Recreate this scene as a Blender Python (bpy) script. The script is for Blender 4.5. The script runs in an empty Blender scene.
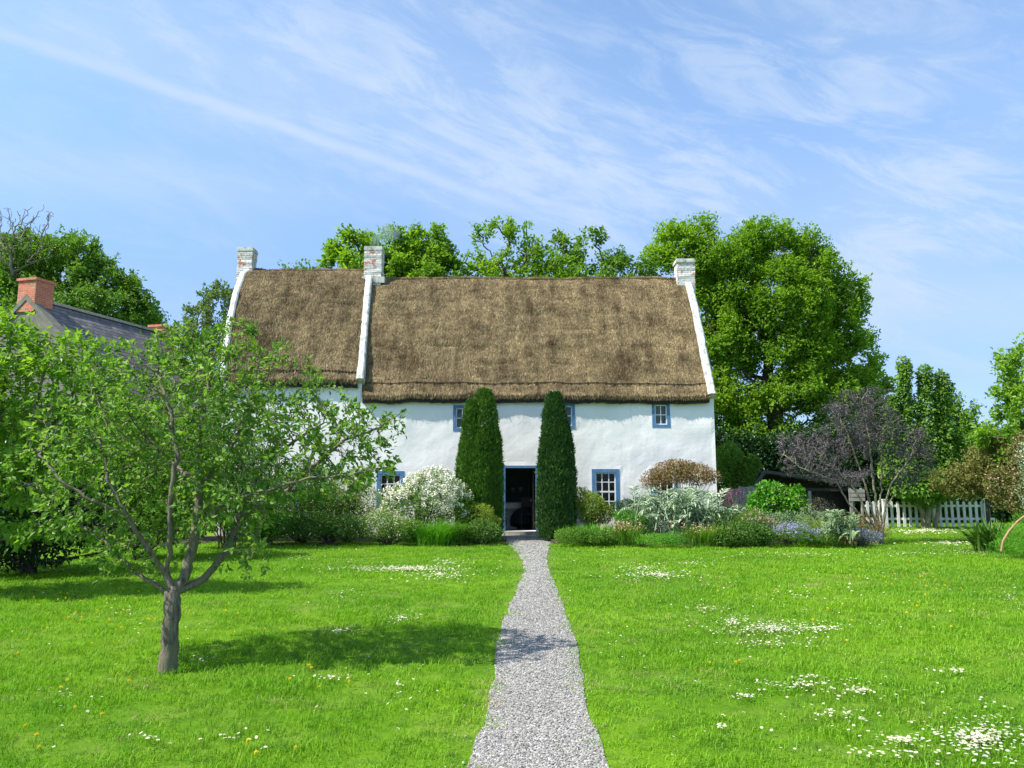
import bpy, math, random
import numpy as np
from mathutils import Vector, Matrix

# ------------------------------------------------------------------ camera, sky, sun, exposure
S = bpy.context.scene
COL = S.collection
F = 740.0
PITCH = math.atan(98.0 / F)
EYE = 1.65
cp, sp = math.cos(PITCH), math.sin(PITCH)
cam = bpy.data.objects.new('camera', bpy.data.cameras.new('camera'))
COL.objects.link(cam)
cam.location = (0, 0, EYE)
cam.rotation_euler = (math.pi / 2 + PITCH, 0, 0)
cam.data.sensor_width = 36.0
cam.data.lens = 36.0 * F / 1024.0
cam.data.clip_start = 0.05
cam.data.clip_end = 4000
S.camera = cam

SUN_EL = math.radians(50)
SUN_TO = Vector((0.93, 0.34, 0)).normalized()        # where the light travels, on the ground
sun_dir = Vector((SUN_TO.x * math.cos(SUN_EL), SUN_TO.y * math.cos(SUN_EL), -math.sin(SUN_EL)))
sl = bpy.data.lights.new('sun', 'SUN')
sl.energy = 4.6
sl.angle = math.radians(0.6)
sl.color = (1.0, 0.955, 0.88)
sun = bpy.data.objects.new('sun', sl)
COL.objects.link(sun)
sun.rotation_euler = sun_dir.to_track_quat('-Z', 'Y').to_euler()
sun.location = (-20, -10, 30)

S.view_settings.view_transform = 'Standard'
S.view_settings.look = 'None'
S.view_settings.gamma = 1
S.view_settings.use_curve_mapping = False
S.view_settings.exposure = 0.80

def P(px, py, Y):
    """world point seen at pixel (px, py) standing at depth Y"""
    u = (px - 512) / F
    v = (384 - py) / F
    t = Y / (cp - v * sp)
    return Vector((u * t, Y, EYE + (v * cp + sp) * t))

def G(px, py, z=0.0):
    u = (px - 512) / F
    v = (384 - py) / F
    t = (z - EYE) / (v * cp + sp)
    return Vector((u * t, (cp - v * sp) * t, z))

# ---- node helpers
def nn(nt, typ, **kw):
    n = nt.nodes.new(typ)
    for k, v in kw.items():
        if k == 'inp':
            for kk, vv in v.items():
                n.inputs[kk].default_value = vv
        else:
            setattr(n, k, v)
    return n

def lk(nt, a, b):
    nt.links.new(a, b)

def mixc(nt, fac, a, b, mode='MIX'):
    n = nt.nodes.new('ShaderNodeMix')
    n.data_type = 'RGBA'
    n.blend_type = mode
    for sock, val in ((n.inputs[0], fac), (n.inputs[6], a), (n.inputs[7], b)):
        if isinstance(val, bpy.types.NodeSocket):
            nt.links.new(val, sock)
        elif isinstance(val, (int, float)):
            sock.default_value = val
        else:
            sock.default_value = (*val, 1.0) if len(val) == 3 else val
    return n.outputs[2]

def math_(nt, op, a, b=None, c=None, clamp=False):
    n = nt.nodes.new('ShaderNodeMath')
    n.operation = op
    n.use_clamp = clamp
    for i, val in enumerate((a, b, c)):
        if val is None:
            continue
        if isinstance(val, bpy.types.NodeSocket):
            nt.links.new(val, n.inputs[i])
        else:
            n.inputs[i].default_value = val
    return n.outputs[0]

def ramp(nt, fac, stops):
    n = nt.nodes.new('ShaderNodeValToRGB')
    els = n.color_ramp.elements
    while len(els) < len(stops):
        els.new(0.5)
    for e, (p, c) in zip(els, stops):
        e.position = p
        e.color = (*c, 1) if len(c) == 3 else c
    nt.links.new(fac, n.inputs[0])
    return n.outputs[0]

def noise(nt, vec, scale, detail=4, rough=0.5, dist=0.0):
    n = nt.nodes.new('ShaderNodeTexNoise')
    n.inputs['Scale'].default_value = scale
    n.inputs['Detail'].default_value = detail
    n.inputs['Roughness'].default_value = rough
    n.inputs['Distortion'].default_value = dist
    if vec is not None:
        nt.links.new(vec, n.inputs['Vector'])
    return n.outputs['Fac']

def mapping(nt, vec, scale=(1, 1, 1), rot=(0, 0, 0), loc=(0, 0, 0)):
    n = nt.nodes.new('ShaderNodeMapping')
    n.inputs['Scale'].default_value = scale
    n.inputs['Rotation'].default_value = rot
    n.inputs['Location'].default_value = loc
    nt.links.new(vec, n.inputs['Vector'])
    return n.outputs[0]

# ---- world: Nishita sky with cirrus
W = bpy.data.worlds.new('World')
S.world = W
W.use_nodes = True
nt = W.node_tree
nt.nodes.clear()
SKY_STR = 0.125
sky = nn(nt, 'ShaderNodeTexSky', sky_type='NISHITA', sun_disc=False)
sky.sun_elevation = SUN_EL
az = math.atan2(-SUN_TO.x, -SUN_TO.y)
sky.sun_rotation = az
sky.air_density = 1.0
sky.dust_density = 0.35
sky.ozone_density = 1.6
tc = nn(nt, 'ShaderNodeTexCoord')
D = tc.outputs['Generated']
sep = nn(nt, 'ShaderNodeSeparateXYZ')
lk(nt, D, sep.inputs[0])
zc = math_(nt, 'MAXIMUM', sep.outputs[2], 0.03)
zc2 = math_(nt, 'ADD', zc, 0.12)
cx = math_(nt, 'DIVIDE', sep.outputs[0], zc2)
cy = math_(nt, 'DIVIDE', sep.outputs[1], zc2)
cmb = nn(nt, 'ShaderNodeCombineXYZ')
lk(nt, cx, cmb.inputs[0]); lk(nt, cy, cmb.inputs[1])
CP = cmb.outputs[0]
def pdir(px, py):
    v = P(px, py, 10) - Vector((0, 0, EYE))
    return v.normalized()
def band(pa, pb, width, wob=0.0, wscale=6.0):
    a, b = pdir(*pa), pdir(*pb)
    n = a.cross(b).normalized()
    d = nn(nt, 'ShaderNodeVectorMath', operation='DOT_PRODUCT')
    lk(nt, D, d.inputs[0]); d.inputs[1].default_value = n
    v = d.outputs['Value']
    if wob:
        w = math_(nt, 'MULTIPLY', math_(nt, 'SUBTRACT', noise(nt, D, wscale, 3), 0.5), wob)
        v = math_(nt, 'ADD', v, w)
    q = math_(nt, 'DIVIDE', v, width)
    q = math_(nt, 'MULTIPLY', q, q)
    g = math_(nt, 'POWER', 2.718, math_(nt, 'MULTIPLY', q, -1.0))
    # fade past both ends
    mid = (a + b).normalized()
    dm = nn(nt, 'ShaderNodeVectorMath', operation='DOT_PRODUCT')
    lk(nt, D, dm.inputs[0]); dm.inputs[1].default_value = mid
    half = mid.dot(a)
    e = nn(nt, 'ShaderNodeMapRange', interpolation_type='SMOOTHSTEP')
    lk(nt, dm.outputs['Value'], e.inputs[0])
    e.inputs[1].default_value = half - 0.06; e.inputs[2].default_value = half + 0.05
    e.inputs[3].default_value = 0; e.inputs[4].default_value = 1
    return math_(nt, 'MULTIPLY', g, e.outputs[0])
da, db = pdir(20, 60), pdir(700, 330)
tv = (db - da).normalized(); nv = da.cross(db).normalized(); fv = tv.cross(nv)
def dotn(vec):
    d = nn(nt, 'ShaderNodeVectorMath', operation='DOT_PRODUCT'); lk(nt, D, d.inputs[0]); d.inputs[1].default_value = vec
    return d.outputs['Value']
cs = nn(nt, 'ShaderNodeCombineXYZ'); lk(nt, dotn(tv), cs.inputs[0]); lk(nt, dotn(nv), cs.inputs[1]); lk(nt, dotn(fv), cs.inputs[2])
ST = cs.outputs[0]
fine = noise(nt, mapping(nt, ST, (1.8, 6.0, 1.8)), 3.6, 10, 0.66, 0.5)
broad = noise(nt, mapping(nt, ST, (1.0, 2.2, 1.0), (0, 0, 0), (3.4, 1.7, 0)), 1.7, 4, 0.50, 0.2)
mott = noise(nt, mapping(nt, ST, (3, 5, 3), (0, 0, 0.5)), 6.0, 6, 0.6, 0.3)
fr = nn(nt, 'ShaderNodeMapRange', interpolation_type='SMOOTHSTEP')
lk(nt, fine, fr.inputs[0]); fr.inputs[1].default_value = 0.42; fr.inputs[2].default_value = 0.68
br = nn(nt, 'ShaderNodeMapRange', interpolation_type='SMOOTHSTEP')
lk(nt, broad, br.inputs[0]); br.inputs[1].default_value = 0.40; br.inputs[2].default_value = 0.66
wisps = math_(nt, 'MULTIPLY', fr.outputs[0], math_(nt, 'MULTIPLY_ADD', br.outputs[0], 0.6, 0.16))
wisps = math_(nt, 'MULTIPLY', wisps, math_(nt, 'MULTIPLY_ADD', mott, 2.4, -0.35))
soft = math_(nt, 'MULTIPLY', br.outputs[0], 0.20)
trail = math_(nt, 'MULTIPLY', band((20, 38), (470, 192), 0.0065, 0.008), math_(nt, 'MULTIPLY_ADD', fine, 0.9, 0.45))
trail_b = math_(nt, 'MULTIPLY', band((60, 20), (560, 200), 0.07, 0.03), math_(nt, 'MULTIPLY', math_(nt, 'MULTIPLY_ADD', mott, 2.0, -0.5), 0.35))
b1 = math_(nt, 'MULTIPLY', band((330, 95), (1010, 245), 0.08, 0.06), math_(nt, 'MULTIPLY_ADD', fr.outputs[0], 0.75, 0.14))
b2 = math_(nt, 'MULTIPLY', band((690, 30), (1000, 200), 0.05, 0.06), math_(nt, 'MULTIPLY_ADD', fr.outputs[0], 0.6, 0.0))
b3 = math_(nt, 'MULTIPLY', band((-60, 150), (230, 190), 0.03, 0.03), math_(nt, 'MULTIPLY_ADD', fine, 0.9, 0.0))
b4 = math_(nt, 'MULTIPLY', band((800, 315), (1080, 305), 0.035, 0.05), math_(nt, 'MULTIPLY_ADD', fine, 0.9, 0.2))
tot = wisps
for x in (soft, trail, trail_b, b1, b2, b3, b4):
    tot = math_(nt, 'ADD', tot, x)
# thin veil towards the horizon
veil = nn(nt, 'ShaderNodeMapRange')
lk(nt, sep.outputs[2], veil.inputs[0])
veil.inputs[1].default_value = 0.0; veil.inputs[2].default_value = 0.42
veil.inputs[3].default_value = 0.16; veil.inputs[4].default_value = 0.0
tot = math_(nt, 'ADD', tot, veil.outputs[0])
tot = math_(nt, 'SUBTRACT', 1.0, math_(nt, 'POWER', 2.718, math_(nt, 'MULTIPLY', tot, -1.25)))
hz = nn(nt, 'ShaderNodeMapRange', interpolation_type='SMOOTHSTEP')
lk(nt, sep.outputs[2], hz.inputs[0])
hz.inputs[1].default_value = 0.0; hz.inputs[2].default_value = 0.55
hz.inputs[3].default_value = 0.0; hz.inputs[4].default_value = 1.0
lift = mixc(nt, hz.outputs[0], (0.40, 0.52, 0.86), (1.22, 1.34, 1.38))
skyc = mixc(nt, 0.07, mixc(nt, 1.0, sky.outputs[0], lift, 'MULTIPLY'), (2.6, 3.0, 3.6))
colr = mixc(nt, tot, skyc, (3.0, 3.65, 4.6))
bg = nn(nt, 'ShaderNodeBackground')
bg.inputs['Strength'].default_value = SKY_STR
lk(nt, colr, bg.inputs['Color'])
wo = nn(nt, 'ShaderNodeOutputWorld')
lk(nt, bg.outputs[0], wo.inputs[0])

# ------------------------------------------------------------------ helpers
rng = np.random.default_rng(7)

class Geo:
    def __init__(self):
        self.v = []; self.f = []; self.n = 0
    def add(self, V, Fc, mat=0, rnd=None):
        V = np.asarray(V, float).reshape(-1, 3)
        Fc = np.asarray(Fc, int)
        if Fc.ndim == 1:
            Fc = Fc.reshape(1, -1)
        if rnd is None:
            rnd = rng.random(len(Fc))
        elif np.isscalar(rnd):
            rnd = np.full(len(Fc), rnd)
        self.v.append(V); self.f.append((Fc + self.n, mat, rnd)); self.n += len(V)
        return self
    def box(self, x0, x1, y0, y1, z0, z1, mat=0, rnd=None):
        V = [(x, y, z) for z in (z0, z1) for y in (y0, y1) for x in (x0, x1)]
        Q = [(0, 2, 3, 1), (4, 5, 7, 6), (0, 1, 5, 4), (1, 3, 7, 5), (3, 2, 6, 7), (2, 0, 4, 6)]
        return self.add(V, Q, mat, rnd)
    def prism(self, poly, axis, a, b, mat=0):
        """poly: 2-D points; extruded along axis ('x','y','z') from a to b"""
        n = len(poly)
        def mk(p, t):
            return {'x': (t, p[0], p[1]), 'y': (p[0], t, p[1]), 'z': (p[0], p[1], t)}[axis]
        V = [mk(p, a) for p in poly] + [mk(p, b) for p in poly]
        self.add(V, [list(range(n))[::-1]], mat, 0.5)
        k = self.n - 2 * n
        self.f.append((np.array([[k + n + i for i in range(n)]]), mat, np.array([0.5])))
        self.f.append((np.array([[k + i, k + (i + 1) % n, k + n + (i + 1) % n, k + n + i] for i in range(n)]), mat, np.full(n, .5)))
        return self
    def mesh(self, name, mats, smooth=False):
        V = np.concatenate(self.v)
        me = bpy.data.meshes.new(name)
        me.vertices.add(len(V)); me.vertices.foreach_set('co', V.astype(np.float32).ravel())
        li = np.concatenate([f.ravel() for f, m, r in self.f])
        sizes = np.concatenate([np.full(len(f), f.shape[1]) for f, m, r in self.f])
        mi = np.concatenate([np.full(len(f), m) for f, m, r in self.f])
        rn = np.concatenate([r for f, m, r in self.f])
        me.loops.add(len(li)); me.loops.foreach_set('vertex_index', li.astype(np.int32))
        me.polygons.add(len(sizes))
        me.polygons.foreach_set('loop_start', (np.cumsum(sizes) - sizes).astype(np.int32))
        me.polygons.foreach_set('material_index', mi.astype(np.int32))
        me.polygons.foreach_set('use_smooth', np.full(len(sizes), bool(smooth)))
        a = me.attributes.new('rnd', 'FLOAT', 'FACE')
        a.data.foreach_set('value', rn.astype(np.float32))
        for m in (mats if isinstance(mats, (list, tuple)) else [mats]):
            me.materials.append(m)
        me.update(calc_edges=True)
        return me
    def obj(self, name, mats, parent=None, smooth=False):
        return link(name, self.mesh(name, mats, smooth), parent)

def link(name, me, parent=None):
    o = bpy.data.objects.new(name, me)
    COL.objects.link(o)
    if parent is not None:
        o.parent = parent
        o.matrix_parent_inverse = parent.matrix_basis.inverted()   # meshes are written in world space
    return o

def tag(o, label=None, cat=None, group=None, kind=None):
    if label: o['label'] = label
    if cat: o['category'] = cat
    if group: o['group'] = group
    if kind: o['kind'] = kind
    return o

def empty(name, label, cat, loc, group=None, rz=0):
    o = bpy.data.objects.new(name, None)
    COL.objects.link(o)
    o.location = loc
    o.rotation_euler = (0, 0, rz)
    o.empty_display_size = 0.3
    tag(o, label, cat, group)
    bpy.context.view_layer.update()
    return o

def hashn(ix, iy, iz, seed):
    h = (ix * 374761393 + iy * 668265263 + iz * 2147483647 + seed * 974634777) & 0xffffffff
    h = ((h ^ (h >> 13)) * 1274126177) & 0xffffffff
    return ((h ^ (h >> 16)) & 0xffff) / 65535.0

def vnoise(Pt, scale, seed=0, octaves=1):
    Pt = np.asarray(Pt, float) * scale
    out = np.zeros(len(Pt)); amp = 1.0; tot = 0
    for o in range(octaves):
        I = np.floor(Pt).astype(np.int64); f = Pt - I; f = f * f * (3 - 2 * f)
        r = 0
        for dx in (0, 1):
            for dy in (0, 1):
                for dz in (0, 1):
                    w = (f[:, 0] if dx else 1 - f[:, 0]) * (f[:, 1] if dy else 1 - f[:, 1]) * (f[:, 2] if dz else 1 - f[:, 2])
                    r = r + w * hashn(I[:, 0] + dx, I[:, 1] + dy, I[:, 2] + dz, seed + o * 17)
        out += amp * r; tot += amp; amp *= 0.5; Pt = Pt * 2.03
    return out / tot

def unit(V):
    return V / np.maximum(np.linalg.norm(V, axis=-1, keepdims=True), 1e-9)

def leaf_geo(geo, pos, axis, nrm, L, Wd, mat=0, fold=0.18, hi=False, rnd=None):
    """leaves: pos is the base, axis the direction of the leaf, nrm roughly its upper side"""
    n = len(pos)
    if n == 0: return geo
    L = np.broadcast_to(np.asarray(L, float), (n,))[:, None]
    Wd = np.broadcast_to(np.asarray(Wd, float), (n,))[:, None]
    axis = unit(axis)
    side = unit(np.cross(axis, nrm))
    up = np.cross(side, axis)
    if rnd is None: rnd = rng.random(n)
    if hi:
        a = pos; m = pos + axis * L * .5 - up * Wd * fold
        t = pos + axis * L - up * L * .12
        l = pos + axis * L * .45 + side * Wd * .5 + up * Wd * .1
        r = pos + axis * L * .45 - side * Wd * .5 + up * Wd * .1
        V = np.stack([a, l, t, r, m], 1).reshape(-1, 3)
        b = np.arange(n)[:, None] * 5
        Fc = np.concatenate([b + np.array([[0, 4, 2, 1]]), b + np.array([[0, 3, 2, 4]])])
        geo.add(V, Fc, mat, np.concatenate([rnd, rnd]))
    else:
        a = pos; t = pos + axis * L - up * L * .1
        l = pos + axis * L * .5 + side * Wd * .5 + up * Wd * fold
        r = pos + axis * L * .5 - side * Wd * .5 + up * Wd * fold
        V = np.stack([a, r, t, l], 1).reshape(-1, 3)
        b = np.arange(n)[:, None] * 4
        geo.add(V, b + np.array([[0, 1, 2, 3]]), mat, rnd)
    return geo

def lobes_px(lobes, Y, depth=1.0, dy=0.0):
    """(px, py, rx_px, ry_px[, y offset m[, depth factor]]) -> list of (centre, radii) at depth Y"""
    out = []
    for lb in lobes:
        px, py, rx, ry = lb[:4]
        yo = lb[4] if len(lb) > 4 else 0.0
        df = lb[5] if len(lb) > 5 else depth
        s = (Y + yo) / F
        c = P(px, py, Y + yo)
        out.append((np.array(c), np.array([rx * s, rx * s * df, ry * s])))
    return out

def sample_lobes(L, n, r, lo=0.0, top=None):
    w = np.array([(rad[0] * rad[1] * rad[2]) ** 0.75 for c, rad in L]); w /= w.sum()
    k = r.choice(len(L), n, p=w)
    d = unit(r.normal(size=(n, 3)))
    q = (lo ** 3 + (1 - lo ** 3) * r.random(n)) ** (1 / 3)
    C = np.array([L[i][0] for i in k]); R = np.array([L[i][1] for i in k])
    return C + d * q[:, None] * R, d * q[:, None]

def colonize(nodes, parents, A, D, di, dk, iters, r, jit=0.25, bias=(0, 0, 0.0), maxn=20000, maxch=3):
    N = [np.array(p, float) for p in nodes]; par = list(parents); ch = [0] * len(N)
    for p in par:
        if p >= 0: ch[p] += 1
    A = np.array(A, float)
    X = np.array(N)
    near = np.zeros(len(A), int); nd = np.full(len(A), 1e9)
    for s in range(0, len(X), 256):
        d = np.linalg.norm(A[:, None] - X[None, s:s + 256], axis=2)
        j = d.argmin(1); dm = d[np.arange(len(A)), j]
        m = dm < nd; nd[m] = dm[m]; near[m] = j[m] + s
    bias = np.array(bias, float)
    for it in range(iters):
        keep = nd > dk
        A, near, nd = A[keep], near[keep], nd[keep]
        if len(A) == 0 or len(N) > maxn: break
        act = nd < di
        if not act.any():
            act = nd <= nd.min() * 1.05
        u, inv = np.unique(near[act], return_inverse=True)
        acc = np.zeros((len(u), 3))
        Xn = np.array([N[i] for i in u])
        np.add.at(acc, inv, unit(A[act] - Xn[inv]))
        dirs = unit(unit(acc) + r.normal(size=acc.shape) * jit + bias)
        new = []; 
        for k, i in enumerate(u):
            if ch[i] >= maxch: continue
            ch[i] += 1; ch.append(0)
            N.append(Xn[k] + dirs[k] * D); par.append(int(i)); new.append(len(N) - 1)
        if not new: 
            bad = np.isin(near, u); nd[bad & act] = 0; continue
        Y = np.array([N[i] for i in new])
        for s in range(0, len(Y), 256):
            d = np.linalg.norm(A[:, None] - Y[None, s:s + 256], axis=2)
            j = d.argmin(1); dm = d[np.arange(len(A)), j]
            m = dm < nd
            nd[m] = dm[m]; near[m] = np.array(new)[j[m] + s]
        full = np.array([ch[i] >= maxch for i in near])
        nd[full & (nd < D * 1.2)] = 0
    return np.array(N), np.array(par)

def radii(par, r0, e=2.3, rmax=None, rpow=.5):
    n = len(par); acc = np.zeros(n)
    for i in range(n - 1, -1, -1):
        if acc[i] == 0: acc[i] = r0 ** e
        if par[i] >= 0: acc[par[i]] += acc[i]
    R = acc ** (1 / e)
    if rmax: R = R * (min(1.0, rmax / R[0]) if rpow <= .5 else 1.0) if (R[0] > rmax and rpow <= .5) else R * (1 + (rmax / R[0] - 1) * (R / R[0]) ** rpow)
    return R

def tubes(geo, N, par, R, k=6, mat=0, rmin=0.0, seed=3, lump=0.0):
    n = len(N)
    first = {}
    for i in range(n):
        p = par[i]
        if p >= 0 and (p not in first or R[i] > R[first[p]]): first[p] = i
    T = np.zeros((n, 3))
    for i in range(n):
        if par[i] >= 0: T[i] += N[i] - N[par[i]]
        if i in first: T[i] += N[first[i]] - N[i]
    T = unit(T)
    ang = np.arange(k) * 2 * math.pi / k
    def rings(C, Tn, Rd):
        ref = np.where(np.abs(Tn[:, 1:2]) > 0.93, np.array([[1.0, 0, 0]]), np.array([[0, 1.0, 0]]))
        a = unit(np.cross(Tn, ref)); b = np.cross(Tn, a)
        return C[:, None] + (a[:, None] * np.cos(ang)[None, :, None] + b[:, None] * np.sin(ang)[None, :, None]) * Rd[:, None, None]
    base = rings(N, T, R)
    if lump:
        q = base.reshape(-1, 3)
        dn = (vnoise(q, 9, 5, 2) - .5) * 2 * lump
        base = N[:, None] + (base - N[:, None]) * (1 + dn.reshape(n, k)[:, :, None])
    use = np.array([i for i in range(n) if par[i] >= 0 and R[i] >= rmin])
    if len(use) == 0: return geo
    main = np.array([first[par[i]] == i for i in use])
    sub = use[~main]
    V = base.reshape(-1, 3)
    rs = {}
    if len(sub):
        ts = unit(N[sub] - N[par[sub]])
        Rs = np.minimum(R[par[sub]], R[sub] * 1.25)
        V = np.concatenate([V, rings(N[par[sub]], ts, Rs).reshape(-1, 3)])
        for j, i in enumerate(sub): rs[i] = n + j
    A = np.array([par[i] if first[par[i]] == i else rs[i] for i in use]) * k
    B = use * k
    j = np.arange(k); j2 = (j + 1) % k
    Fc = np.stack([A[:, None] + j, A[:, None] + j2, B[:, None] + j2, B[:, None] + j], 2).reshape(-1, 4)
    geo.add(V, Fc, mat, 0.5)
    return geo

def polypath(pts, step):
    out = [np.array(pts[0], float)]
    for a, b in zip(pts[:-1], pts[1:]):
        a = np.array(a, float); b = np.array(b, float)
        m = max(1, int(np.linalg.norm(b - a) / step))
        for i in range(1, m + 1): out.append(a + (b - a) * i / m)
    return out

# ------------------------------------------------------------------ materials
def new_mat(name):
    m = bpy.data.materials.new(name)
    m.use_nodes = True
    m.node_tree.nodes.clear()
    t = m.node_tree
    out = t.nodes.new('ShaderNodeOutputMaterial')
    b = t.nodes.new('ShaderNodeBsdfPrincipled')
    t.links.new(b.outputs[0], out.inputs[0])
    return m, t, b, out

def set_in(sock, v, t):
    if isinstance(v, bpy.types.NodeSocket): t.links.new(v, sock)
    else: sock.default_value = (*v, 1) if hasattr(v, '__len__') and len(v) == 3 else v

def bump(t, b, h, strength=0.5, dist=0.02):
    n = t.nodes.new('ShaderNodeBump')
    n.inputs['Strength'].default_value = strength
    n.inputs['Distance'].default_value = dist
    t.links.new(h, n.inputs['Height'])
    t.links.new(n.outputs[0], b.inputs['Normal'])

def attr(t, name='rnd'):
    n = t.nodes.new('ShaderNodeAttribute'); n.attribute_name = name
    return n.outputs['Fac']

def objco(t):
    return t.nodes.new('ShaderNodeTexCoord').outputs['Object']
def worldco(t):
    return t.nodes.new('ShaderNodeNewGeometry').outputs['Position']

def leaf_mat(name, c1, c2, trans=0.35, rough=0.45, tcol=None, scale=1.2, spec=0.25):
    m, t, b, out = new_mat(name)
    a = attr(t)
    c = mixc(t, a, c1, c2)
    nz = noise(t, worldco(t), scale, 3)
    hs = t.nodes.new('ShaderNodeHueSaturation')
    t.links.new(c, hs.inputs['Color'])
    t.links.new(math_(t, 'MULTIPLY_ADD', nz, 0.9, 0.55), hs.inputs['Value'])
    t.links.new(math_(t, 'MULTIPLY_ADD', nz, -0.05, 0.525), hs.inputs['Hue'])
    t.links.new(hs.outputs[0], b.inputs['Base Color'])
    b.inputs['Roughness'].default_value = rough
    b.inputs['Specular IOR Level'].default_value = spec
    if trans > 0:
        tr = t.nodes.new('ShaderNodeBsdfTranslucent')
        tcol = tcol or (1.25, 1.35, 0.6)
        t.links.new(mixc(t, 1.0, hs.outputs[0], tcol, 'MULTIPLY'), tr.inputs[0])
        mx = t.nodes.new('ShaderNodeMixShader'); mx.inputs[0].default_value = trans
        t.links.new(b.outputs[0], mx.inputs[1]); t.links.new(tr.outputs[0], mx.inputs[2])
        t.links.new(mx.outputs[0], out.inputs[0])
    return m

def plain(name, c, rough=0.6, var=0.12, nscale=6, bmp=0.0, spec=0.4, metallic=0):
    m, t, b, out = new_mat(name)
    nz = noise(t, objco(t), nscale, 5, 0.6)
    lo = tuple(x * (1 - var) for x in c); hi = tuple(min(1, x * (1 + var)) for x in c)
    t.links.new(ramp(t, nz, [(0.3, lo), (0.7, hi)]), b.inputs['Base Color'])
    b.inputs['Roughness'].default_value = rough
    b.inputs['Specular IOR Level'].default_value = spec
    b.inputs['Metallic'].default_value = metallic
    if bmp: bump(t, b, nz, bmp, 0.02)
    return m

def bark_mat(name, c1, c2, moss=None, vs=18):
    m, t, b, out = new_mat(name)
    co = objco(t)
    n1 = noise(t, mapping(t, co, (1, 1, 0.25)), vs, 6, 0.65)
    n2 = noise(t, co, 5, 4, 0.6)
    c = ramp(t, n1, [(0.32, c1), (0.68, c2)])
    if moss:
        f = ramp(t, n2, [(0.45, (0, 0, 0)), (0.62, (1, 1, 1))])
        c = mixc(t, f, c, moss)
    t.links.new(c, b.inputs['Base Color'])
    b.inputs['Roughness'].default_value = 0.85
    bump(t, b, n1, 0.9, 0.02)
    return m

M = {}
M['bark'] = bark_mat('apple bark', (0.03, 0.023, 0.017), (0.26, 0.215, 0.16), (0.16, 0.15, 0.075), 34)
M['bark_dark'] = bark_mat('dark bark', (0.04, 0.03, 0.022), (0.13, 0.10, 0.075))
M['bark_pale'] = bark_mat('pale bark', (0.14, 0.11, 0.08), (0.36, 0.30, 0.22), (0.2, 0.2, 0.1))
M['leaf_apple'] = leaf_mat('apple leaf', (0.06, 0.16, 0.018), (0.27, 0.43, 0.07), 0.42, 0.5)
M['leaf_bright'] = leaf_mat('bright spring leaf', (0.13, 0.28, 0.022), (0.29, 0.45, 0.05), 0.45, 0.42)
M['leaf_beech'] = leaf_mat('beech leaf', (0.115, 0.24, 0.014), (0.27, 0.43, 0.03), 0.48, 0.5, scale=0.5)
M['leaf_mid'] = leaf_mat('mid green leaf', (0.085, 0.19, 0.02), (0.19, 0.33, 0.04), 0.42, 0.5, scale=0.5)
M['leaf_hornbeam'] = leaf_mat('hornbeam leaf', (0.10, 0.22, 0.03), (0.20, 0.35, 0.05), 0.42, 0.5, scale=0.8)
M['leaf_pale'] = leaf_mat('pale grey green leaf', (0.10, 0.18, 0.05), (0.22, 0.31, 0.09), 0.3, 0.5)
M['leaf_dark'] = leaf_mat('dark laurel leaf', (0.014, 0.045, 0.012), (0.03, 0.085, 0.018), 0.15, 0.35)
M['leaf_hedge'] = leaf_mat('hedge leaf', (0.055, 0.14, 0.02), (0.15, 0.27, 0.04), 0.25, 0.45)
M['leaf_purple'] = leaf_mat('purple grey leaf', (0.065, 0.057, 0.065), (0.15, 0.132, 0.14), 0.12, 0.45, (1.1, 1.0, 1.0))
M['leaf_bronze'] = leaf_mat('bronze leaf', (0.17, 0.12, 0.045), (0.36, 0.28, 0.11), 0.3, 0.5, (1.3, 1.0, .6))
M['leaf_tawny'] = leaf_mat('tawny green leaf', (0.11, 0.15, 0.03), (0.25, 0.24, 0.06), 0.3, 0.5, (1.3, 1.1, .6))
M['leaf_yew'] = leaf_mat('light yew needle', (0.035, 0.11, 0.014), (0.14, 0.27, 0.03), 0.15, 0.55, scale=2.5)
M['leaf_yew_dark'] = leaf_mat('dark yew needle', (0.022, 0.075, 0.018), (0.085, 0.18, 0.035), 0.12, 0.55, scale=2.5)
M['leaf_yellow'] = leaf_mat('yellow green leaf', (0.17, 0.27, 0.03), (0.30, 0.38, 0.05), 0.35, 0.5)
M['leaf_lime'] = leaf_mat('lime green leaf', (0.08, 0.27, 0.015), (0.16, 0.38, 0.03), 0.35, 0.5)
M['leaf_silver'] = leaf_mat('silver leaf', (0.17, 0.27, 0.12), (0.52, 0.60, 0.42), 0.2, 0.6, (1.1, 1.2, 1.0))
M['leaf_grey'] = leaf_mat('grey green leaf', (0.13, 0.21, 0.09), (0.32, 0.42, 0.22), 0.2, 0.6, (1.1, 1.2, .9))
M['leaf_orange'] = leaf_mat('orange leaf', (0.42, 0.15, 0.02), (0.6, 0.32, 0.06), 0.3, 0.5, (1.2, 1.0, .6))
M['leaf_buff'] = leaf_mat('buff seed head', (0.24, 0.21, 0.12), (0.42, 0.38, 0.24), 0.2, 0.7, (1.1, 1.0, .8))
def petal(name, c1, c2): return leaf_mat(name, c1, c2, 0.25, 0.6, (1, 1, 1), 0.3, 0.2)
M['petal_white'] = petal('white petal', (0.70, 0.67, 0.52), (0.90, 0.87, 0.76))
M['petal_pink'] = petal('pink petal', (0.62, 0.26, 0.30), (0.75, 0.45, 0.42))
M['petal_peach'] = petal('peach petal', (0.75, 0.36, 0.22), (0.85, 0.52, 0.38))
M['petal_magenta'] = petal('magenta petal', (0.20, 0.04, 0.10), (0.34, 0.09, 0.18))
M['petal_lilac'] = petal('lilac petal', (0.34, 0.28, 0.62), (0.52, 0.45, 0.80))
M['petal_blue'] = petal('dusky blue petal', (0.20, 0.19, 0.42), (0.36, 0.35, 0.60))
M['petal_yellow'] = petal('yellow petal', (0.85, 0.66, 0.02), (0.92, 0.80, 0.05))
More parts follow.
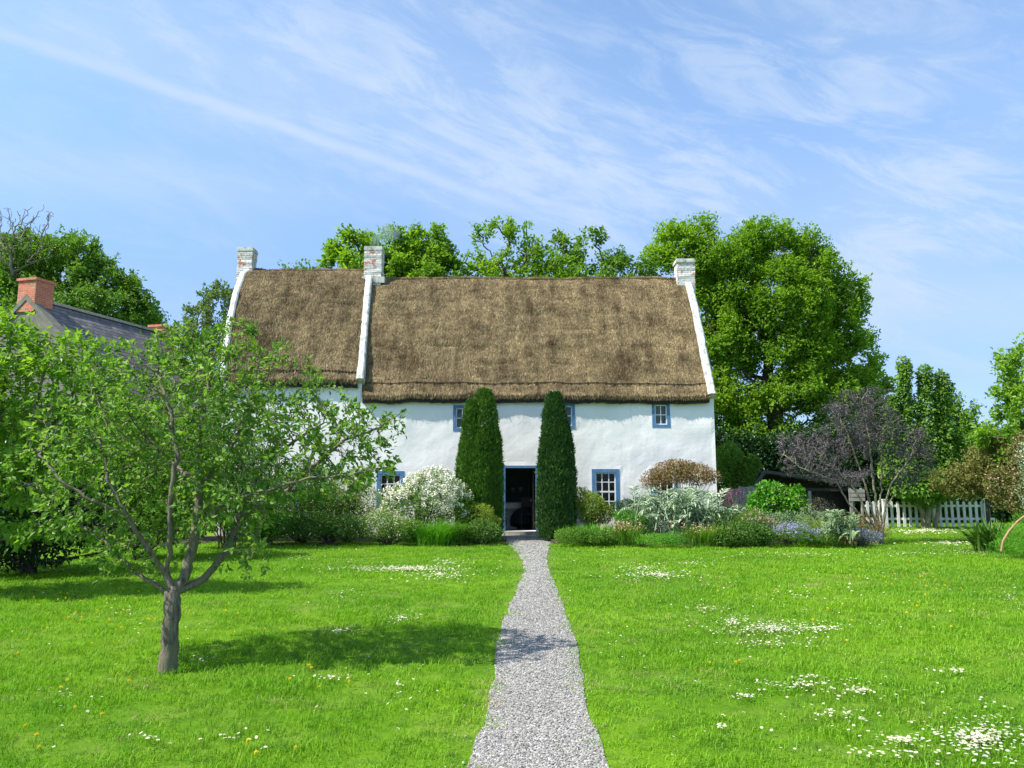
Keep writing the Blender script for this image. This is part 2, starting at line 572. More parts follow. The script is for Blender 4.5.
M['petal_blossom'] = petal('pale blossom', (0.62, 0.50, 0.42), (0.82, 0.74, 0.66))

# whitewash
def white_mat(name, base=(0.90, 0.875, 0.83), stain=(0.48, 0.48, 0.42), amount=0.55, lo=.58):
    m, t, b, out = new_mat(name)
    co = objco(t)
    n1 = noise(t, co, 0.8, 6, 0.65)
    n2 = noise(t, mapping(t, co, (1.2, 1.2, 0.6)), 4, 9, 0.78)
    n3 = noise(t, co, 2.2, 4, 0.55)
    n5 = noise(t, co, 30, 3, 0.6)
    c = ramp(t, n1, [(0.3, tuple(x * 0.88 for x in base)), (0.65, base)])
    f = ramp(t, n2, [(lo, (0, 0, 0)), (lo + .15, (amount,) * 3)])
    c = mixc(t, f, c, stain)
    drip = noise(t, mapping(t, co, (7, 7, 0.45)), 1.6, 5, 0.7)
    c = mixc(t, ramp(t, drip, [(0.60, (0, 0, 0)), (0.80, (0.35,) * 3)]), c, (0.50, 0.52, 0.44))
    zz = t.nodes.new('ShaderNodeSeparateXYZ'); t.links.new(co, zz.inputs[0])
    splash = math_(t, 'SUBTRACT', math_(t, 'MULTIPLY', n2, 1.5), math_(t, 'MULTIPLY', zz.outputs[2], 1.4))
    c = mixc(t, ramp(t, splash, [(0.25, (0, 0, 0)), (0.75, (0.6,) * 3)]), c, (0.34, 0.34, 0.26))
    t.links.new(c, b.inputs['Base Color'])
    b.inputs['Roughness'].default_value = 0.85
    b.inputs['Specular IOR Level'].default_value = 0.2
    h = math_(t, 'ADD', math_(t, 'MULTIPLY', n3, 1.0), math_(t, 'MULTIPLY', n5, 0.10))
    bump(t, b, h, 0.32, 0.05)
    return m
M['white'] = white_mat('whitewash')
M['coping'] = white_mat('weathered whitewash', (0.66, 0.655, 0.62), (0.26, 0.25, 0.20), 0.9, .47)

# painted / bare brick
def brick_mat(name, mode):
    m, t, b, out = new_mat(name)
    co = objco(t)
    s = t.nodes.new('ShaderNodeSeparateXYZ'); t.links.new(co, s.inputs[0])
    cb = t.nodes.new('ShaderNodeCombineXYZ')
    t.links.new(math_(t, 'ADD', s.outputs[0], s.outputs[1]), cb.inputs[0]); t.links.new(s.outputs[2], cb.inputs[1])
    br = t.nodes.new('ShaderNodeTexBrick')
    t.links.new(cb.outputs[0], br.inputs['Vector'])
    br.inputs['Scale'].default_value = 1.0
    br.inputs['Brick Width'].default_value = 0.22; br.inputs['Row Height'].default_value = 0.075
    br.inputs['Mortar Size'].default_value = 0.008
    br.inputs['Color1'].default_value = (0.46, 0.10, 0.045, 1); br.inputs['Color2'].default_value = (0.60, 0.17, 0.08, 1)
    br.inputs['Mortar'].default_value = (0.42, 0.36, 0.30, 1)
    n2 = noise(t, co, 5.0, 6, 0.7)
    n3 = noise(t, co, 14, 4, 0.7)
    if mode == 'red':
        c = mixc(t, ramp(t, n2, [(0.5, (0, 0, 0)), (0.75, (0.5, 0.5, 0.5))]), br.outputs[0], (0.60, 0.38, 0.28))
    else:
        w = ramp(t, n3, [(0.3, (0.50, 0.48, 0.44)), (0.55, (0.80, 0.78, 0.74))])
        f = ramp(t, n2, [(0.54, (0, 0, 0)), (0.59, (1, 1, 1))])
        w2 = mixc(t, ramp(t, br.outputs['Fac'], [(0.2, (0, 0, 0)), (0.9, (0.8,) * 3)]), w, (0.32, 0.31, 0.28))
        c = mixc(t, f, w2, br.outputs[0])
    t.links.new(c, b.inputs['Base Color'])
    b.inputs['Roughness'].default_value = 0.9
    bump(t, b, math_(t, 'SUBTRACT', n3, br.outputs['Fac']), 0.8, 0.015)
    return m
M['brick_red'] = brick_mat('red brick', 'red')
M['brick_white'] = brick_mat('flaking painted brick', 'white')
M['cap'] = plain('weathered cap', (0.36, 0.34, 0.30), 0.9, 0.35, 12, 0.5)
M['render_grey'] = plain('grey render', (0.17, 0.16, 0.13), 0.9, 0.25, 4, 0.4)

def thatch_mat(name, straw):
    m, t, b, out = new_mat(name)
    co = objco(t)
    big = noise(t, co, 0.9, 6, 0.68)
    streak = noise(t, mapping(t, co, (1.6, 0.35, 0.35)), 2.2, 5, 0.6)
    fine = noise(t, mapping(t, co, (16, 5, 5)), 3.0, 6, 0.75)
    row = noise(t, mapping(t, co, (0.7, 4, 4)), 1.6, 4, 0.6)
    a = attr(t)
    base = ramp(t, math_(t, 'ADD', math_(t, 'MULTIPLY', fine, 0.6), math_(t, 'MULTIPLY', a, 0.4)) if straw else fine,
                [(0.2, (0.12, 0.085, 0.048)), (0.42, (0.195, 0.145, 0.078)), (0.58, (0.315, 0.245, 0.135)), (0.8, (0.53, 0.44, 0.27))])
    dk = ramp(t, math_(t, 'ADD', math_(t, 'MULTIPLY', big, 0.55), math_(t, 'MULTIPLY', streak, 0.45)),
              [(0.38, (0.36, 0.32, 0.28)), (0.48, (0.74, 0.71, 0.66)), (0.60, (1.14, 1.10, 1.0))])
    c = mixc(t, 1.0, base, dk, 'MULTIPLY')
    c = mixc(t, 1.0, c, ramp(t, row, [(0.35, (0.90,) * 3), (0.62, (1.05,) * 3)]), 'MULTIPLY')
    t.links.new(c, b.inputs['Base Color'])
    b.inputs['Roughness'].default_value = 0.9
    b.inputs['Specular IOR Level'].default_value = 0.15
    if not straw: bump(t, b, fine, 1.0, 0.06)
    return m
M['thatch'] = thatch_mat('thatch', False)
M['straw'] = thatch_mat('thatch straw', True)
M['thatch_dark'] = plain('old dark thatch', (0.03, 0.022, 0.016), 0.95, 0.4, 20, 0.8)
M['twine'] = plain('dark hazel rod', (0.07, 0.05, 0.035), 0.9)

M['blue'] = plain('blue paint', (0.085, 0.20, 0.36), 0.55, 0.2, 9, 0.1)
M['sash'] = plain('white paint', (0.80, 0.80, 0.77), 0.45, 0.04)
M['fence_white'] = plain('weathered white fence paint', (0.70, 0.70, 0.66), 0.7, 0.12, 7)
M['stone'] = plain('worn doorstep stone', (0.34, 0.31, 0.26), 0.85, 0.3, 6, 0.4)
M['pinkstone'] = plain('pink stone', (0.50, 0.33, 0.26), 0.85, 0.3, 8, 0.5)
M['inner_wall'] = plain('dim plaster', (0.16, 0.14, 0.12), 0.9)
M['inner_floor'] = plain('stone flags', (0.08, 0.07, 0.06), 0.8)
M['teal'] = plain('teal paint', (0.05, 0.18, 0.19), 0.5)
M['linen'] = plain('pale scrubbed wood', (0.62, 0.60, 0.54), 0.7)
M['chair_wood'] = plain('dark oak', (0.05, 0.03, 0.02), 0.5)
M['shed_wood'] = plain('dark shed timber', (0.035, 0.03, 0.027), 0.85, 0.4, 8)
M['shed_roof'] = plain('felt roof', (0.07, 0.067, 0.064), 0.8, 0.4, 6)
M['grey_wood'] = plain('grey boards', (0.30, 0.28, 0.25), 0.85, 0.3, 7)
M['hoop'] = plain('bent hazel hoop', (0.34, 0.19, 0.10), 0.7)

m, t, b, out = new_mat('window glass')
lw = t.nodes.new('ShaderNodeFresnel'); lw.inputs['IOR'].default_value = 1.5
nz = noise(t, objco(t), 3.0, 2)
gl = t.nodes.new('ShaderNodeBsdfGlossy'); gl.inputs['Roughness'].default_value = 0.03
bn = t.nodes.new('ShaderNodeBump'); bn.inputs['Strength'].default_value = 0.25; bn.inputs['Distance'].default_value = 0.02
t.links.new(nz, bn.inputs['Height']); t.links.new(bn.outputs[0], gl.inputs['Normal'])
tp = t.nodes.new('ShaderNodeBsdfTransparent'); tp.inputs[0].default_value = (0.85, 0.88, 0.87, 1)
mx = t.nodes.new('ShaderNodeMixShader')
t.links.new(math_(t, 'MULTIPLY_ADD', lw.outputs[0], 0.8, 0.0), mx.inputs[0])
t.links.new(tp.outputs[0], mx.inputs[1]); t.links.new(gl.outputs[0], mx.inputs[2]); t.links.new(mx.outputs[0], out.inputs[0])
M['glass'] = m

# slate
m, t, b, out = new_mat('slate')
co = objco(t)
s = t.nodes.new('ShaderNodeSeparateXYZ'); t.links.new(co, s.inputs[0])
cb = t.nodes.new('ShaderNodeCombineXYZ'); t.links.new(s.outputs[1], cb.inputs[0]); t.links.new(s.outputs[2], cb.inputs[1])
br = t.nodes.new('ShaderNodeTexBrick'); t.links.new(cb.outputs[0], br.inputs['Vector'])
br.inputs['Scale'].default_value = 1; br.inputs['Brick Width'].default_value = 0.30; br.inputs['Row Height'].default_value = 0.155
br.inputs['Mortar Size'].default_value = 0.012; br.inputs['Mortar Smooth'].default_value = 0.3
br.inputs['Color1'].default_value = (0.085, 0.082, 0.082, 1); br.inputs['Color2'].default_value = (0.19, 0.18, 0.175, 1)
br.inputs['Mortar'].default_value = (0.025, 0.025, 0.028, 1)
n1 = noise(t, co, 2.5, 6, 0.7)
c = mixc(t, 1.0, br.outputs[0], ramp(t, n1, [(0.35, (0.6, 0.6, 0.62)), (0.65, (1.3, 1.2, 1.1))]), 'MULTIPLY')
t.links.new(c, b.inputs['Base Color']); b.inputs['Roughness'].default_value = 0.6
bump(t, b, math_(t, 'SUBTRACT', math_(t, 'MULTIPLY', noise(t, co, 9, 3), .5), br.outputs['Fac']), 0.9, 0.03)
M['slate'] = m

# ground and grass
def lawn_color(t, co, gain=1.0):
    big = noise(t, co, 0.30, 4, 0.55)
    mid = noise(t, co, 1.3, 5, 0.6)
    sm = noise(t, co, 5.0, 4, 0.6)
    g = gain
    c = ramp(t, big, [(0.40, (0.145 * g, 0.34 * g, 0.006)), (0.60, (0.225 * g, 0.44 * g, 0.008))])
    c = mixc(t, ramp(t, mid, [(0.48, (0, 0, 0)), (0.70, (0.75,) * 3)]), c, (0.28 * g, 0.43 * g, 0.03))
    c = mixc(t, ramp(t, sm, [(0.32, (0.6,) * 3), (0.52, (0, 0, 0))]), c, (0.065 * g, 0.19 * g, 0.008))
    return c
m, t, b, out = new_mat('turf soil')
co = worldco(t)
c = lawn_color(t, co, 0.55)
t.links.new(c, b.inputs['Base Color']); b.inputs['Roughness'].default_value = 0.95; b.inputs['Specular IOR Level'].default_value = 0.1
bump(t, b, noise(t, co, 30, 4, 0.7), 0.7, 0.03)
M['ground'] = m

m, t, b, out = new_mat('grass blade')
co = worldco(t)
c = lawn_color(t, co, 1.05)
at_ = attr(t)
c = mixc(t, ramp(t, at_, [(0.45, (0, 0, 0)), (1.0, (0.5,) * 3)]), c, (0.28, 0.44, 0.06))
c = mixc(t, ramp(t, at_, [(0.0, (0.6,) * 3), (0.4, (0, 0, 0))]), c, (0.045, 0.115, 0.008))
oi = t.nodes.new('ShaderNodeObjectInfo')
# worn dry fringe beside the gravel
c = mixc(t, ramp(t, noise(t, co, 2.3, 4, 0.65), [(0.60, (0, 0, 0)), (0.74, (0.6,) * 3)]), c, (0.30, 0.30, 0.07))
t.links.new(c, b.inputs['Base Color']); b.inputs['Roughness'].default_value = 0.5; b.inputs['Specular IOR Level'].default_value = 0.25
tr = t.nodes.new('ShaderNodeBsdfTranslucent'); t.links.new(mixc(t, 1.0, c, (1.2, 1.35, 0.5), 'MULTIPLY'), tr.inputs[0])
mx = t.nodes.new('ShaderNodeMixShader'); mx.inputs[0].default_value = 0.38
t.links.new(b.outputs[0], mx.inputs[1]); t.links.new(tr.outputs[0], mx.inputs[2]); t.links.new(mx.outputs[0], out.inputs[0])
M['grass'] = m
M['drygrass'] = leaf_mat('dry grass', (0.30, 0.26, 0.09), (0.45, 0.40, 0.18), 0.3, 0.6, (1.1, 1.1, .8))

m, t, b, out = new_mat('fine gravel')
co = worldco(t)
vo = t.nodes.new('ShaderNodeTexVoronoi'); vo.inputs['Scale'].default_value = 55; t.links.new(co, vo.inputs['Vector'])
vs = t.nodes.new('ShaderNodeSeparateColor'); t.links.new(vo.outputs['Color'], vs.inputs[0])
c = ramp(t, vs.outputs[0], [(0.0, (0.20, 0.19, 0.19)), (0.5, (0.38, 0.36, 0.345)), (1.0, (0.55, 0.53, 0.50))])
c = mixc(t, ramp(t, noise(t, co, 1.2, 4, .6), [(0.4, (0,) * 3), (0.7, (0.35,) * 3)]), c, (0.40, 0.36, 0.29))
t.links.new(c, b.inputs['Base Color']); b.inputs['Roughness'].default_value = 0.9
bump(t, b, vo.outputs['Distance'], 0.8, 0.012)
M['gravel_bed'] = m
m, t, b, out = new_mat('gravel stone')
oi = t.nodes.new('ShaderNodeObjectInfo')
c = ramp(t, math_(t, 'FRACT', math_(t, 'ADD', attr(t), oi.outputs['Random'])), [(0.0, (0.075, 0.07, 0.065)), (0.2, (0.20, 0.19, 0.17)), (0.65, (0.315, 0.30, 0.265)), (1.0, (0.44, 0.42, 0.37))])
t.links.new(c, b.inputs['Base Color']); b.inputs['Roughness'].default_value = 0.85
M['pebble'] = m
M['soil'] = plain('bed soil', (0.055, 0.04, 0.028), 0.95, 0.4, 9, 0.8)

# ------------------------------------------------------------------ ground
gx = np.concatenate([[-900, -200, -60], np.linspace(-30, 30, 61), [60, 200, 900]])
gy = np.concatenate([[-60, -10], np.linspace(0, 40, 41), [60, 150, 400, 1500]])
GX, GY = np.meshgrid(gx, gy)
V = np.stack([GX.ravel(), GY.ravel(), np.zeros(GX.size)], 1)
inn = (np.abs(V[:, 0]) < 28) & (V[:, 1] > 0) & (V[:, 1] < 20)
nx = len(gx)
Q = [(j * nx + i, j * nx + i + 1, (j + 1) * nx + i + 1, (j + 1) * nx + i) for j in range(len(gy) - 1) for i in range(nx - 1)]
g = Geo(); g.add(V, Q, 0, 0.5)
ground = g.obj('ground', M['ground']); tag(ground, kind='structure')

# path outline (pixels, left and right edge)
PL = [(440, 830), (473, 768), (482, 738), (490, 712), (496, 690), (499, 666), (501, 645), (506, 625), (513, 604), (517, 596), (522, 582), (526, 574), (526.5, 566), (522, 557), (514, 549), (508, 543), (503, 538.5)]
PR = [(650, 830), (606, 768), (596, 738), (585, 712), (580, 690), (577, 666), (574, 645), (568, 625), (560, 604), (557, 596), (552, 582), (548, 574), (546.5, 566), (546, 557), (548, 549), (549, 543), (549, 538.5)]
pl = np.array([G(*p)[:2] for p in PL]); pr = np.array([G(*p)[:2] for p in PR])
ys = np.linspace(pl[0, 1] + 0.05, 22.1, 260)
yl = np.interp(ys, pl[:, 1], pl[:, 0]); yr = np.interp(ys, pr[:, 1], pr[:, 0])
z0 = np.zeros(len(ys))
wl = (vnoise(np.stack([ys, z0, z0], 1), 2.6, 11, 4) - .5) * .08; wr = (vnoise(np.stack([ys, z0 + 9, z0], 1), 2.6, 21, 4) - .5) * .08
yl = yl + wl; yr = yr + wr
def in_path(x, y, pad=0.0):
    return (x > np.interp(y, ys, yl) - pad) & (x < np.interp(y, ys, yr) + pad) & (y < 22.2)
g = Geo()
V = []; Q = []
for i, y in enumerate(ys):
    for k in range(5):
        u = k / 4
        V.append((yl[i] - .03 + (yr[i] - yl[i] + .06) * u, y, 0.006 + 0.012 * math.sin(math.pi * u)))
for i in range(len(ys) - 1):
    for k in range(4): Q.append((i * 5 + k, i * 5 + k + 1, i * 5 + k + 6, i * 5 + k + 5))
g.add(V, Q, 0, .5)
path = g.obj('gravel_path', M['gravel_bed'], smooth=True); tag(path, kind='structure')

# bed outlines (soil sheets, slightly mounded): right, left
def bed(name, edge_px, back):
    pts = [G(*p) for p in edge_px]
    g = Geo(); V = []; n = len(pts)
    for p in pts: V.append((p.x, p.y, 0.004))
    for p in pts: V.append((p.x, p.y + .5, 0.08))
    for p in pts: V.append((p.x, max(back, p.y + .9), 0.06))
    Q = []
    for r_ in range(2):
        for i in range(n - 1): Q.append((r_ * n + i, r_ * n + i + 1, (r_ + 1) * n + i + 1, (r_ + 1) * n + i))
    g.add(V, Q, 0, .5)
    o = g.obj(name, M['soil'], smooth=True); tag(o, kind='structure'); return o
right_edge = [(552, 544), (600, 545.5), (660, 545.5), (720, 546), (780, 545), (840, 543), (880, 540), (888, 536)]
left_edge = [(0, 573), (60, 563), (110, 552), (170, 546), (240, 541.5), (330, 541), (420, 542), (506, 543)]
bed('bed_soil', right_edge, 22.38); bed('bed_soil', left_edge, 22.38)
re = np.array([G(*p)[:2] for p in right_edge]); le = np.array([G(*p)[:2] for p in left_edge])
def in_bed(x, y):
    r_ = (x > re[0, 0]) & (x < re[-1, 0]) & (y > np.interp(x, re[:, 0], re[:, 1]) + .05)& (y < 24)
    l_ = (x < le[-1, 0]) & (y > np.interp(x, le[:, 0], le[:, 1]) + .05)
    return r_ | l_

# ---- geometry-node instancer for lawn blades and gravel
def instancer(name, pts, rots, scales, idx, sources, mat_list=None):
    me = bpy.data.meshes.new(name)
    me.vertices.add(len(pts)); me.vertices.foreach_set('co', np.asarray(pts, np.float32).ravel())
    for nm, ty, dat in (('rot', 'FLOAT_VECTOR', rots), ('scl', 'FLOAT_VECTOR', scales), ('idx', 'INT', idx)):
        a = me.attributes.new(nm, ty, 'POINT')
        a.data.foreach_set('vector' if ty == 'FLOAT_VECTOR' else 'value', np.asarray(dat, np.int32 if ty == 'INT' else np.float32).ravel())
    o = link(name, me)
    c = bpy.data.collections.new(name + ' source')
    for i, sm in enumerate(sources):
        so = bpy.data.objects.new(f'{name}_source_{i:02d}', sm); c.objects.link(so)
    ng = bpy.data.node_groups.new(name + ' scatter', 'GeometryNodeTree')
    ng.interface.new_socket('Geometry', in_out='INPUT', socket_type='NodeSocketGeometry')
    ng.interface.new_socket('Geometry', in_out='OUTPUT', socket_type='NodeSocketGeometry')
    gi = ng.nodes.new('NodeGroupInput'); go = ng.nodes.new('NodeGroupOutput')
    ci = ng.nodes.new('GeometryNodeCollectionInfo'); ci.inputs['Collection'].default_value = c
    ci.inputs['Separate Children'].default_value = True; ci.inputs['Reset Children'].default_value = True
    ip = ng.nodes.new('GeometryNodeInstanceOnPoints'); ip.inputs['Pick Instance'].default_value = True
    def na(nm, ty):
        n = ng.nodes.new('GeometryNodeInputNamedAttribute'); n.data_type = ty; n.inputs['Name'].default_value = nm
        return n.outputs['Attribute']
    L = ng.links.new
    L(gi.outputs[0], ip.inputs['Points']); L(ci.outputs[0], ip.inputs['Instance'])
    L(na('idx', 'INT'), ip.inputs['Instance Index'])
    e2r = ng.nodes.new('FunctionNodeEulerToRotation'); L(na('rot', 'FLOAT_VECTOR'), e2r.inputs[0]); L(e2r.outputs[0], ip.inputs['Rotation'])
    L(na('scl', 'FLOAT_VECTOR'), ip.inputs['Scale'])
    L(ip.outputs[0], go.inputs[0])
    md = o.modifiers.new('scatter', 'NODES'); md.node_group = ng
    return o

def blades(g, pos, h, w, lean, r, mat=0, flat=0.0):
    n = len(pos)
    th = r.random(n) * 2 * math.pi
    d = np.stack([np.cos(th), np.sin(th), np.zeros(n)], 1)
    sd = np.stack([-np.sin(th), np.cos(th), np.zeros(n)], 1)
    h = h[:, None]; w = w[:, None]; lean = lean[:, None]
    up = np.array([[0, 0, 1.0]])
    m1 = pos + up * h * .55 + d * h * lean * .3
    tp_ = pos + up * h * (1 - lean * .25) + d * h * lean
    V = np.stack([pos - sd * w / 2, pos + sd * w / 2, m1 + sd * w * .42, m1 - sd * w * .42, tp_], 1).reshape(-1, 3)
    b_ = np.arange(n)[:, None] * 5
    rn = r.random(n)
    base = g.n
    g.add(V, b_ + np.array([[0, 1, 2, 3]]), mat, rn)
    g.f.append((b_ + np.array([[3, 2, 4]]) + base, mat, rn))

src = []
for k in range(6):
    r = np.random.default_rng(100 + k)
    n = 60
    g = Geo()
    rad = 0.15 * np.sqrt(r.random(n)); th = r.random(n) * 6.283
    pos = np.stack([rad * np.cos(th), rad * np.sin(th), np.zeros(n)], 1)
    blades(g, pos, .024 + .030 * r.random(n), .0038 + .0028 * r.random(n), .25 + .8 * r.random(n), r)
    src.append(g.mesh('grass_tuft', [M['grass']]))
for k in range(2):
    r = np.random.default_rng(140 + k); n = 34
    g = Geo(); rad = 0.13 * np.sqrt(r.random(n)); th = r.random(n) * 6.283
    blades(g, np.stack([rad * np.cos(th), rad * np.sin(th), np.zeros(n)], 1), .02 + .03 * r.random(n), .0032 + .002 * r.random(n), .5 + .9 * r.random(n), r)
    src.append(g.mesh('dry_tuft', [M['drygrass']]))
r = np.random.default_rng(5)
def scatter_lawn(n, y0, y1):
    y = y0 + (y1 - y0) * r.random(n)
    hw = 0.72 * y + 1.2
    x = (r.random(n) * 2 - 1) * hw
    return x, y, hw
pts = []; scs = []
for y0, y1, dens, sc in ((2.8, 6, 62, 0.9), (6, 9, 46, 1.05), (9, 13, 32, 1.25), (13, 20.5, 22, 1.5), (20.5, 30, 12, 1.9)):
    area = (y1 - y0) * 2 * (0.72 * (y0 + y1) / 2 + 1.2)
    x, y, hw = scatter_lawn(int(area * dens), y0, y1)
    if y0 > 20: k = x > 9.2 - (y - 20.5) * .0
    else: k = np.ones(len(x), bool)
    k &= ~in_path(x, y, -0.01) & ~in_bed(x, y)
    x, y = x[k], y[k]
    pts.append(np.stack([x, y, np.zeros(len(x))], 1)); scs.append(np.full(len(x), sc))
pts = np.concatenate(pts); scs = np.concatenate(scs) * (0.75 + .5 * r.random(len(pts)))
hn = 0.35 + 1.3 * vnoise(pts, 1.5, 31, 3)
near = in_path(pts[:, 0], pts[:, 1], 0.18)
hn = np.where(near, hn * .65, hn)
S3 = np.stack([scs, scs, scs ** .5 * hn], 1)
R3 = np.stack([r.normal(0, .08, len(pts)), r.normal(0, .08, len(pts)), r.random(len(pts)) * 6.28], 1)
ix = r.integers(0, 6, len(pts))
dry = (r.random(len(pts)) < np.where(in_path(pts[:, 0], pts[:, 1], 0.13), .42, .012) + .16 * (vnoise(pts, 0.8, 91, 3) > .66))
ix = np.where(dry, r.integers(6, 8, len(pts)), ix)
lawn = instancer('lawn_grass', pts, R3, S3, ix, src)
tag(lawn, 'bright green mown grass of the cottage lawn', 'grass', kind='stuff')

# gravel pebbles
src = []
for k in range(6):
    r2 = np.random.default_rng(300 + k)
    th = np.arange(6) * math.pi / 3
    V = [(0, 0, .55 + .2 * r2.random())] + [(math.cos(a) * (.8 + .4 * r2.random()), math.sin(a) * (.8 + .4 * r2.random()), .1 + .3 * r2.random()) for a in th] + [(math.cos(a + .3) * .9, math.sin(a + .3) * .9, -.3) for a in th]
    g = Geo(); rn = r2.random()
    g.add(V, [(0, 1 + i, 1 + (i + 1) % 6) for i in range(6)], 0, rn)
    g.f.append((np.array([(1 + i, 7 + i, 7 + (i + 1) % 6, 1 + (i + 1) % 6) for i in range(6)]), 0, np.full(6, rn)))
    src.append(g.mesh('pebble', [M['pebble']]))
n = 100000
y = 2.6 + 19.4 * r.random(n) ** 1.5
u = r.random(n)
a0 = np.interp(y, ys, yl); a1 = np.interp(y, ys, yr)
x = a0 - .03 + (a1 - a0 + .06) * u + np.where(r.random(n) < .03, r.normal(0, .09, n), 0)
sz = (.0034 + .0070 * r.random(n) ** 2.8) * np.clip(y / 8, 1, 1.8)
pp = np.stack([x, y, .008 + .012 * np.sin(math.pi * u)], 1)
gr = instancer('gravel', pp, np.stack([r.normal(0, .3, n), r.normal(0, .3, n), r.random(n) * 6.28], 1),
               np.stack([sz * (.8 + .6 * r.random(n)), sz, sz * .8], 1), r.integers(0, 6, n), src)
tag(gr, 'loose pale grey gravel on the straight garden path', 'gravel', kind='stuff')

# ------------------------------------------------------------------ the cottage
YF = 22.4                       # facade plane
YR = 24.95                      # ridge plane
XL, XM, XR = -8.80, -4.58, 6.14
cot = empty('thatched_cottage', 'long white thatched cottage with blue window frames at the end of the path', 'cottage', (0, YF, 0))

def rectpx(a, b, c, d):
    p, q = P(a, b, YF), P(c, d, YF)
    pm = P((a + c) / 2, (b + d) / 2, YF)
    w = abs(P(c, (b + d) / 2, YF).x - P(a, (b + d) / 2, YF).x)
    return pm.x - w / 2, pm.x + w / 2, q.z, p.z
door = rectpx(502, 465.5, 539, 531)
uppers = [rectpx(453, 405, 471.5, 431), rectpx(556.5, 403, 575, 428.5), rectpx(652, 402, 670, 427.5)]
lowers = [rectpx(592, 469, 619.5, 511), rectpx(650.5, 469, 678, 511), rectpx(376.5, 471, 404, 512)]
hidden = [rectpx(296, 471, 323, 512)]
ops = [door] + uppers + lowers + hidden
def zl(x):                       # wall top
    return 4.55
xs = {XL, XR, XM}; zs = {0.0, 4.22, 4.64}
for o in ops: xs |= {o[0], o[1]}; zs |= {o[2], o[3]}
def fill(s, step):
    s = sorted(s); out = []
    for a, b in zip(s[:-1], s[1:]):
        m_ = max(1, round((b - a) / step)); out += [a + (b - a) * i / m_ for i in range(m_)]
    return out + [s[-1]]
gx = fill(xs, .12); gz = fill(zs, .12)
idx = {}; V = []; Q = []
def inside(x, z):
    for o in ops:
        if o[0] < x < o[1] and o[2] < z < o[3]: return True
    return False
def onedge(x, z):
    for o in ops:
        if o[0] - 1e-6 <= x <= o[1] + 1e-6 and o[2] - 1e-6 <= z <= o[3] + 1e-6: return True
    return abs(x - XL) < 1e-6 or abs(x - XR) < 1e-6
def vid(i, j):
    if (i, j) not in idx:
        x, z = gx[i], gz[j]
        dn = 0 if onedge(x, z) else float((vnoise([(x, 3.3, z)], 1.5, 4, 3)[0] - .5) * .04)
        idx[(i, j)] = len(V); V.append((x, YF + dn, z))
    return idx[(i, j)]
for i in range(len(gx) - 1):
    for j in range(len(gz) - 1):
        xm, zm = (gx[i] + gx[i + 1]) / 2, (gz[j] + gz[j + 1]) / 2
        if inside(xm, zm): continue
        if zm > 4.23 and xm > XM: continue
        Q.append((vid(i, j), vid(i + 1, j), vid(i + 1, j + 1), vid(i, j + 1)))
g = Geo(); g.add(V, Q, 0, .5)
TH = 0.42
for xx in (XL, XR):
    g.add([(xx, YF, 0), (xx, YF + .12, 0), (xx, YF + .12, 4.3), (xx, YF, 4.3)], [(0, 1, 2, 3)], 0, .5)
for o in ops:                    # reveals
    x0, x1, a, b_ = o
    g.add([(x0, YF, a), (x0, YF + TH, a), (x0, YF + TH, b_), (x0, YF, b_)], [(0, 1, 2, 3)], 0, .5)
    g.add([(x1, YF, a), (x1, YF + TH, a), (x1, YF + TH, b_), (x1, YF, b_)], [(3, 2, 1, 0)], 0, .5)
    g.add([(x0, YF, a), (x1, YF, a), (x1, YF + TH, a), (x0, YF + TH, a)], [(0, 1, 2, 3)], 0, .5)
    g.add([(x0, YF, b_), (x1, YF, b_), (x1, YF + TH, b_), (x0, YF + TH, b_)], [(3, 2, 1, 0)], 0, .5)
wall = g.obj('wall', M['white'], cot)

